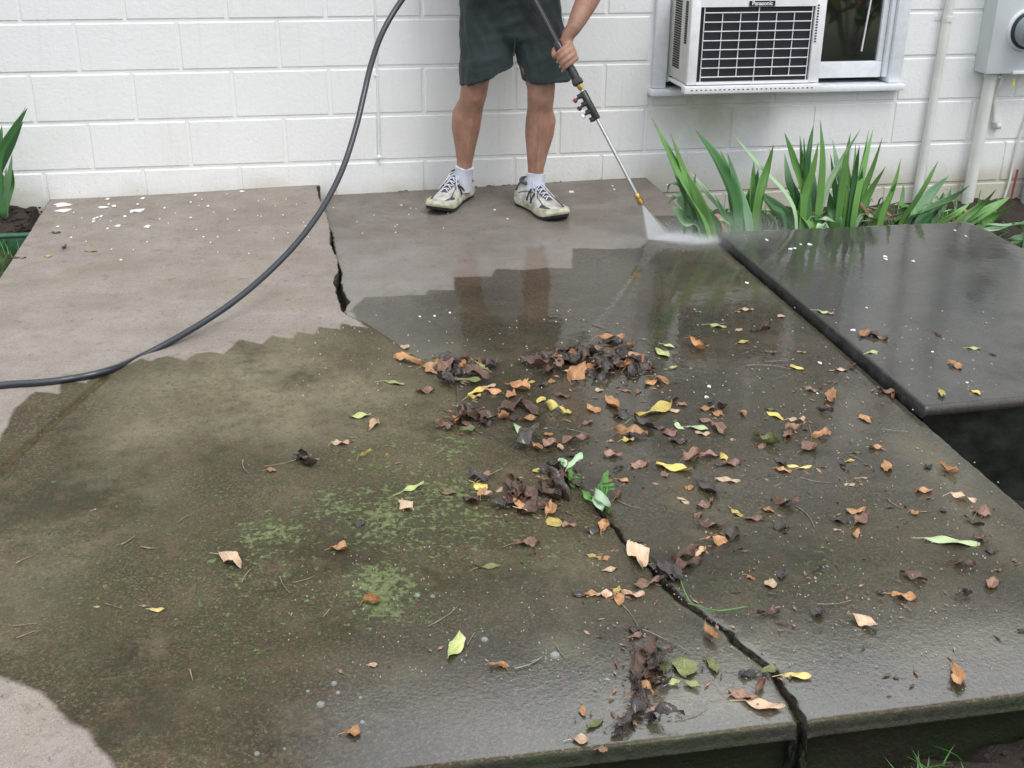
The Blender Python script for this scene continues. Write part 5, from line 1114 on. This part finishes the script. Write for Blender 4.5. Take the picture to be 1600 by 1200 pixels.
# ------------------------------------------------------------------ the man
man = thing('person', 'man in dark green shorts, white ankle socks and muddy sneakers holding the lance', 'person', (-.16, -.3, 0), None)
AN1, AN2 = Vector((-.268, -.235, .10)), Vector((.018, -.40, .10))
KN1, KN2 = Vector((-.228, -.285, .475)), Vector((.040, -.37, .462))
HP1, HP2 = Vector((-.165, -.235, .885)), Vector((.015, -.245, .885))
mb = MB()
def limb(mb, P, Rr, n=16, up=None): mb.tube(P, Rr, n, up)
def leg(an, kn, hp, s_, flip):
    sh = kn-an; P = []; Rr = []
    out = Vector((flip, 0, 0)); back = Vector((0, 1, 0))
    for t_, rx, ry, ox, oy in [(-.16, .036, .040, 0, .0), (-.05, .037, .043, 0, .004), (.05, .032, .039, 0, .006), (.2, .034, .042, 0, .010), (.38, .046, .054, .004, .020), (.58, .061, .066, .010, .028), (.74, .064, .067, .012, .024), (.88, .053, .056, .002, .008), (1., .056, .060, 0, -.002), (1.12, .058, .063, 0, -.002)]:
        P.append(an+sh*t_+out*ox+back*oy); Rr.append((ry, rx))
    th = hp-kn
    for t_, r_ in [(.3, .070), (.55, .080), (.85, .088)]: P.append(kn+th*t_); Rr.append((r_, r_))
    limb(mb, P, Rr, 20, (0, 1, 0))
    mb.ball(kn+Vector((0, -.040, -.005)), (.030, .022, .036), 12, 9)
    mb.ball(an+Vector((flip*.026, .004, .006)), (.014, .018, .016), 8, 6); mb.ball(an+Vector((-flip*.026, -.002, .012)), (.014, .018, .016), 8, 6)
    mb.tube([an+sh*.12+Vector((0, -.033, 0)), an+sh*.5+Vector((0, -.030, 0)), an+sh*.85+Vector((0, -.040, 0))], [.010, .012, .010], 8)
leg(AN1, KN1, HP1, 1, -1); leg(AN2, KN2, HP2, 1, 1)
PEL = (HP1+HP2)/2; SHC = PEL+Vector((.01, .03, .57))
mb.tube([PEL+Vector((0, 0, -.06)), PEL+Vector((0, 0, .03)), PEL+Vector((0, 0, .18)), PEL+Vector((0, .01, .36)), SHC+Vector((0, 0, -.06)), SHC+Vector((0, .005, .02))], [(.11, .15), (.12, .165), (.115, .15), (.12, .165), (.11, .175), (.06, .09)], 22, (0, 1, 0))
NK = SHC+Vector((0, -.01, .06)); HD = SHC+Vector((.01, -.055, .175))
mb.tube([SHC+Vector((0, 0, -.02)), NK, HD+Vector((0, .02, -.05))], [.065, .058, .056], 14)
# head turned down towards the nozzle
Rh = Matrix.Rotation(R(-28), 3, 'X') @ Matrix.Rotation(R(0), 3, 'Z')
Rh = Matrix.Rotation(R(24), 3, 'X')
def hdp(x, y, z): return HD+Rh @ Vector((x, y, z))
mb.ball(HD, (.076, .094, .112), 22, 16, Rh); mb.ball(hdp(0, -.03, -.06), (.052, .055, .055), 16, 10, Rh)
mb.tube([hdp(0, -.092, .012), hdp(0, -.106, -.012), hdp(0, -.118, -.028), hdp(0, -.096, -.036)], [.009, .011, .014, .010], 8)
for s_ in (-1, 1): mb.ball(hdp(s_*.078, .006, -.006), (.010, .020, .030), 10, 8, Rh)
mb.ball(hdp(0, -.088, -.062), (.024, .012, .006), 10, 6, Rh); mb.ball(hdp(0, -.086, -.073), (.022, .013, .007), 10, 6, Rh); mb.ball(hdp(0, -.08, .03), (.055, .018, .012), 12, 6, Rh)
# arms
SH_R, SH_L = SHC+Vector((-.178, .0, -.055)), SHC+Vector((.178, .0, -.055))
GC = on(882, 90)                      # where the left hand closes on the grip
sR = -side_; cF = fw if fw.dot(Vector(AF)) < 0 else -fw      # right in the picture, towards the viewer
def P3(w, s_, c): return GC+wd_*w+sR*s_+cF*c
WR = Vector(aty(896, 44, (GC.y+.015))); EL = Vector(aty(948, -60, GC.y+.16))
EL = WR+(EL-WR).normalized()*.255
mb.tube([SH_L+Vector((-.03, 0, .0)), SH_L, SH_L.lerp(EL, .3), SH_L.lerp(EL, .7), EL, EL.lerp(WR, .22), EL.lerp(WR, .5), EL.lerp(WR, .8), WR, WR.lerp(P3(-.06, .033, .004), .6), P3(-.05, .032, .004)],
        [.05, .056, .050, .046, .040, .047, .045, .037, .029, .0265, .024], 16)
GH = GUN-wd_*.05+gd*.07; WR2 = GH+Vector((-.055, .02, .055)); EL2 = Vector((SH_R.x-.10, SH_R.y+.03, SH_R.z-.30))
mb.tube([SH_R+Vector((.03, 0, 0)), SH_R, SH_R.lerp(EL2, .3), SH_R.lerp(EL2, .7), EL2, EL2.lerp(WR2, .25), EL2.lerp(WR2, .6), WR2, WR2.lerp(GH, .4)], [.05, .056, .05, .046, .041, .045, .038, .028, .028], 16)
# left hand: back of the hand to the viewer's right, fingers over the grip
def palm(mb, F):
    a = [F(-.070, .034, -.004), F(-.045, .030, .004), F(-.012, .033, .006), F(.022, .036, .004), F(.036, .035, .003)]
    mb.tube([F(-.062, .034, .002), F(-.040, .031, .005), F(-.020, .030, .006), F(.004, .030, .006), F(.026, .030, .004)], [.022, .0225, .0225, .021, .014], 14)
def fingers(mb, F):
    for i, (w, k) in enumerate(((-.030, 1.0), (-.009, 1.05), (.012, 1.0), (.031, .84))):
        r_ = .0100 if i < 3 else .0086
        P = [F(w-.006, .034, .010), F(w-.003, .036, .022), F(w, .024, .032*k), F(w+.004, .004, .035*k), F(w+.007, -.015, .030*k), F(w+.010, -.027, .016), F(w+.011, -.027, .002)]
        mb.tube(P, [r_*1.05, r_*1.12, r_, r_*1.04, r_*.93, r_*.92, r_*.75], 10)
        mb.ball(P[1], r_*1.16, 8, 6); mb.ball(P[4], r_*.98, 8, 6)
    P = [F(-.060, .028, -.004), F(-.055, .006, -.018), F(-.046, -.018, -.017), F(-.030, -.031, -.002), F(-.014, -.033, .006)]
    mb.tube(P, [.016, .0145, .0125, .0118, .009], 10); mb.ball(P[2], .0132, 8, 6)
hand = MB(); palm(hand, P3); fingers(hand, P3)
pass
mb.v_hand = len(mb.v); mb.add(hand.v, hand.f)
def P3b(w, s_, c):
    a = gd; b = wd_.cross(a).normalized()
    return GH+a*w+b*(-s_)+(-a.cross(b))*c
h2 = MB(); palm(h2, P3b); fingers(h2, P3b); mb.add(h2.v, h2.f)
body = mb.build('body', M_SKIN, man); bake(body, .0045, 3, .5)
# nails
mb = MB()
for w in (-.030, -.009, .012, .031): mb.ball(P3(w+.0105, -.0345, .006), (.0022, .0045, .0055), 8, 6)
mb.build('fingernails', simple('nail', (.62, .40, .33), .3), man)
mb = MB()
for s_ in (-1, 1): mb.ball(hdp(s_*.031, -.0845, .012), (.0125, .009, .0085), 12, 8, Rh)
mb.build('eyes', M_EYE, man)
mb = MB()
for s_ in (-1, 1): mb.ball(hdp(s_*.031, -.0925, .010), (.0052, .003, .0052), 10, 6, Rh)
mb.build('pupils', M_DARK, man)
mb = MB(); mb.ball(hdp(0, .012, .018), (.083, .098, .110), 22, 16, Rh)
hr_ = [(x, y, z) for x, y, z in mb.v]; mb.v = []
for q in hr_:
    l = Rh.transposed() @ (Vector(q)-HD)
    if l.z < -.03-.0*l.y or (l.y < -.045 and l.z < .055): l = l*.86
    mb.v.append(tuple(HD+Rh @ l))
mb.build('hair', M_HAIR, man)
# shorts
mb = MB()
def shleg(kn, hp, hem, flip, hemr, tilt):
    ax = [hem, hem.lerp(hp, .12), hem.lerp(hp, .45), hem.lerp(hp, .8), hp+Vector((0, 0, .02))]
    rad = [hemr, (hemr[0]*.98, hemr[1]*.98), (.110, .110), (.115, .114), (.115, .115)]
    rs = []; n = 26
    for i, (c, r_) in enumerate(zip(ax, rad)):
        ring = []
        for k in range(n):
            a = 6.283*k/n; ca, sa = math.cos(a), math.sin(a); fl = 1+(.035*math.sin(3*a+flip)+.02*math.sin(7*a))*(1 if i < 2 else .5)
            z = c.z+(tilt*ca*r_[0])*(1 if i < 2 else .3 if i == 2 else 0)
            ring.append(Vector((c.x+ca*r_[0]*fl, c.y+sa*r_[1]*fl, z)))
        rs.append(ring)
    mb.rings(rs)
hem1, hem2 = Vector(((aty(760, 130, -.3))[0], -.30, .552)), Vector(((aty(858, 130, -.36))[0], -.355, .545))
shleg(KN1, HP1, Vector((hem1.x+.002, -.295, .548)), -1, (.112, .115), .36)
shleg(KN2, HP2, Vector((hem2.x-.008, -.350, .532)), 1, (.103, .110), .04)
rs = []
for z, rx, ry, oy in [(.655, .06, .07, 0), (.675, .12, .10, 0), (.71, .178, .115, 0), (.78, .188, .125, 0), (.88, .192, .130, 0), (.96, .182, .128, .0), (1.0, .176, .124, 0)]:
    rs.append([Vector((PEL.x+rx*math.cos(6.283*k/36), -.262+oy+ry*math.sin(6.283*k/36)*(1+.0), z)) for k in range(36)])
mb.rings(rs)
sh = mb.build('shorts', M_SHORTS, man); bake(sh, .007, 2, .45)
me = sh.data; co = np.zeros(len(me.vertices)*3, np.float32); me.vertices.foreach_get('co', co); co = co.reshape(-1, 3); no = np.zeros_like(co).ravel(); me.vertices.foreach_get('normal', no); no = no.reshape(-1, 3)
for i in range(len(co)):
    p = Vector(co[i].tolist()); d = noise.noise(Vector((p.x*9, p.y*9, p.z*5)))*.012+noise.noise(Vector((p.x*26+p.z*12, p.y*26, p.z*9+4)))*.0055+max(0, noise.noise(Vector((p.x*10-p.z*14, p.y*8, p.z*22))))*.008
    co[i] += no[i]*d
me.vertices.foreach_set('co', co.ravel()); me.update()
# hem band and fly
mb = MB(); mb.tube([PEL+Vector((0, -.137, -.25)), PEL+Vector((.004, -.142, -.12)), PEL+Vector((0, -.138, .05))], .0028, 6); mb.build('fly_seam', M_SHORTS, man)
# shirt
mb = MB(); rs = []
for z, rx, ry in [(.885, .203, .143), (.93, .200, .140), (1.05, .188, .136), (1.2, .192, .138), (1.34, .198, .128), (1.40, .175, .112), (1.44, .12, .09), (1.465, .070, .070)]:
    rs.append([Vector((PEL.x+.006+rx*math.cos(6.283*k/40)*(1+.01*math.sin(5*k)), -.255+(z-.88)*.03+ry*math.sin(6.283*k/40), z+(.006*math.sin(k*1.3) if z < .9 else 0))) for k in range(40)])
mb.rings(rs)
for a, b in ((SH_L, EL), (SH_R, EL2)): mb.tube([a.lerp(SHC, .6)+Vector((0, 0, -.015)), a.lerp(SHC, .25), a, a.lerp(b, .35), a.lerp(b, .75)], [.058, .066, .066, .064, .068], 18)
shirt = mb.build('shirt', M_SHIRT, man); bake(shirt, .009, 3, .5)
# socks
for an, sgn in ((AN1, -1), (AN2, 1)):
    mb = MB(); kn = KN1 if sgn < 0 else KN2; sh_ = kn-an
    mb.tube([an+sh_*-.12, an+sh_*.02, an+sh_*.10, an+sh_*.135, an+sh_*.15, an+sh_*.152], [(.050, .044), (.046, .041), (.0445, .039), (.0455, .040), (.0465, .041), (.042, .037)], 22, (0, 1, 0)); mb.build('sock', M_SOCK, man)
# sneakers
def shoe(toe, heel, fl, label, Nside):
    toe = Vector((toe[0], toe[1], 0)); heel = Vector((heel[0], heel[1], 0)); d = (toe-heel); c = (toe+heel)/2; ang = math.atan2(d.y, d.x); L0 = d.length
    M = Matrix.Translation(Vector((c.x, c.y, 0))) @ Matrix.Rotation(ang, 4, 'Z'); g = lambda x, y, z: M @ Vector((x, y*fl*1.22, z*1.2))
    # stations: x, half width in, half width out, asym
    hl_ = L0/2
    St = [(-1., .026, .026), (-.93, .034, .034), (-.75, .039, .038), (-.45, .036, .034), (-.1, .039, .036), (.2, .047, .045), (.5, .052, .050), (.75, .047, .046), (.92, .034, .034), (1., .018, .020)]
    def outline(gr=0., n=40):
        P = []
        xs = [s_[0] for s_ in St]; a = [s_[1]+gr for s_ in St]; b = [s_[2]+gr for s_ in St]
        tt = np.linspace(0, 1, n//2); xx = -np.cos(tt*math.pi)
        up_ = [(x*(hl_+gr), -np.interp(x, xs, a)) for x in xx]; dn = [(x*(hl_+gr), np.interp(x, xs, b)) for x in xx[::-1]]
        return up_+dn
    def slabring(levels):
        mb = MB(); mb.rings([[g(x, y, z+max(0, (x/hl_-.62))*lift+max(0, (-x/hl_-.82))*lift*.6) for x, y in outline(gr)] for z, gr, lift in levels]); return mb
    mb = MB(); rs = []
    prof = [(-1.0, .030, .070, .040), (-.97, .034, .092, .040), (-.85, .038, .103, .040), (-.6, .038, .104, .040), (-.35, .037, .099, .038), (-.1, .037, .088, .038), (.15, .043, .074, .036), (.4, .047, .060, .036), (.62, .046, .051, .036), (.82, .038, .045, .036), (.94, .026, .038, .036), (1.0, .008, .030, .034)]
    for x, w, h_, z0 in prof:
        ring = []
        for k in range(24):
            a = math.pi*k/23; sx = math.cos(a); sz = math.sin(a)**.75
            ring.append(g(x*hl_*.985, sx*w*(1-.42*sz**3 if h_ > .08 else 1-.25*sz**3), z0-.01+(h_-z0+.01)*sz))
        rs.append(ring)
    mb.rings(rs); up_ = mb.build('sneaker', M_SHOE, man)
    slabring([(.0015, -.006, .045), (.002, .0, .045), (.012, .002, .045)]).build('outsole', M_OUT, up_)
    slabring([(.0125, .0015, .045), (.020, .004, .042), (.030, .002, .035), (.040, -.001, .02), (.0405, -.006, .02)]).build('midsole', M_MID, up_)
    def surf(x, s_, off=.002):     # point on the upper: x along, s_ -1..1 across
        X_ = [q[0] for q in prof]; w = np.interp(x, X_, [q[1] for q in prof]); h_ = np.interp(x, X_, [q[2] for q in prof]); z0 = np.interp(x, X_, [q[3] for q in prof])
        a = math.pi/2*(1-s_); sx = math.cos(a); sz = max(0, math.sin(a))**.75; kk = .42 if h_ > .08 else .25
        return g(x*hl_*.985, sx*w*(1-kk*sz**3)*(1+off/w), z0-.01+(h_-z0+.01)*sz+off*sz)
    def patch(xs_, lo, hi, name, mat, off=.0022, ns_=7):
        mb = MB(); n = len(xs_); vs = []
        for x, a, b in zip(xs_, lo, hi):
            for j in range(ns_): vs.append(surf(x, a+(b-a)*j/(ns_-1), off))
        mb.add(vs, [(i*ns_+j, i*ns_+j+1, (i+1)*ns_+j+1, (i+1)*ns_+j) for i in range(n-1) for j in range(ns_-1)]); o = mb.build(name, mat, up_, angle=180)
        so = o.modifiers.new('s', 'SOLIDIFY'); so.thickness = .0012; so.offset = 0; return o
    patch([-.38, -.2, 0, .2, .42], [-.42, -.40, -.36, -.3, -.18], [.42, .40, .36, .3, .18], 'tongue', M_MESHD)
    for s_ in (-1, 1):
        mbl = MB(); mbl.tube([surf(x, s_*(.74-.25*math.sin((x+.5)*2.2)), .002) for x in np.linspace(-.7, .62, 14)], .0018, 5, flat=.6); mbl.tube([surf(x, s_*(.45+.2*x), .002) for x in np.linspace(-.55, .7, 12)], .0016, 5, flat=.6); mbl.build('trim', M_MESHD, up_)
        patch([.45, .6, .75], [.55*s_, .5*s_, .45*s_], [.8*s_, .8*s_, .75*s_], 'toe_mesh', M_MESHD, .0015)
        patch([-.98, -.9, -.8], [.3*s_, .4*s_, .45*s_], [.75*s_, .8*s_, .8*s_], 'heel_patch', M_MESHD, .0016)
    # laces
    mb = MB()
    for i in range(6):
        x0 = .40-.15*i; a = .22+.045*i
        mb.tube([surf(x0, -a, .004), surf(x0-.04, -.1, .0075), surf(x0-.075, a*.1, .0075), surf(x0-.11, a, .004)], .0026, 7); mb.tube([surf(x0, a, .004), surf(x0-.04, .1, .0065), surf(x0-.075, -a*.1, .0065), surf(x0-.11, -a, .004)], .0026, 7)
    for s_ in (-1, 1): 
        mb.tube(catmull([surf(-.36, 0, .010), surf(-.24, .25*s_, .018), surf(-.1, .42*s_, .010), surf(-.2, .30*s_, .006), surf(-.36, .02*s_, .010)], 5), .0024, 7)
        mb.tube(catmull([surf(-.36, 0, .010), surf(-.1, .3*s_, .012), surf(.1, .5*s_, .006), surf(.2, .62*s_, .005)], 5), .0022, 7)
    mb.build('laces', M_LACE, up_)
    # letter N on both sides
    for s_ in (-1, 1):
        mb = MB(); f = lambda a, b: surf(-.12+a*.22, s_*(.92-b*.42), .004)
        a0 = -1 if s_*fl > 0 else 1
        pts = [(-.5, 0), (-.5, 1), (.5, 0), (.5, 1)] if a0 > 0 else [(.5, 0), (.5, 1), (-.5, 0), (-.5, 1)]
        pts = [(a+.12*(b-.5)*a0*0, b) for a, b in pts]
        P = []
        for (a1, b1), (a2, b2) in zip(pts[:-1], pts[1:]):
            mb.tube([f(a1+(a2-a1)*k/4, b1+(b2-b1)*k/4) for k in range(5)], [.0036]*5, 6, flat=.5)
        mb.build('letter_n', M_OUT, up_)
    # collar padding
    mb = MB(); mb.tube([g(-.60*hl_+.040*math.cos(a), .031*math.sin(a), .097-.004*math.cos(a)) for a in np.linspace(0, 6.283, 22)], .0075, 8); mb.build('collar', M_MESHD, up_)
shoe((-.418, -.428), (-.238, -.135), 1, '', 1)
shoe((.084, -.628), (-.022, -.31), -1, '', 1)
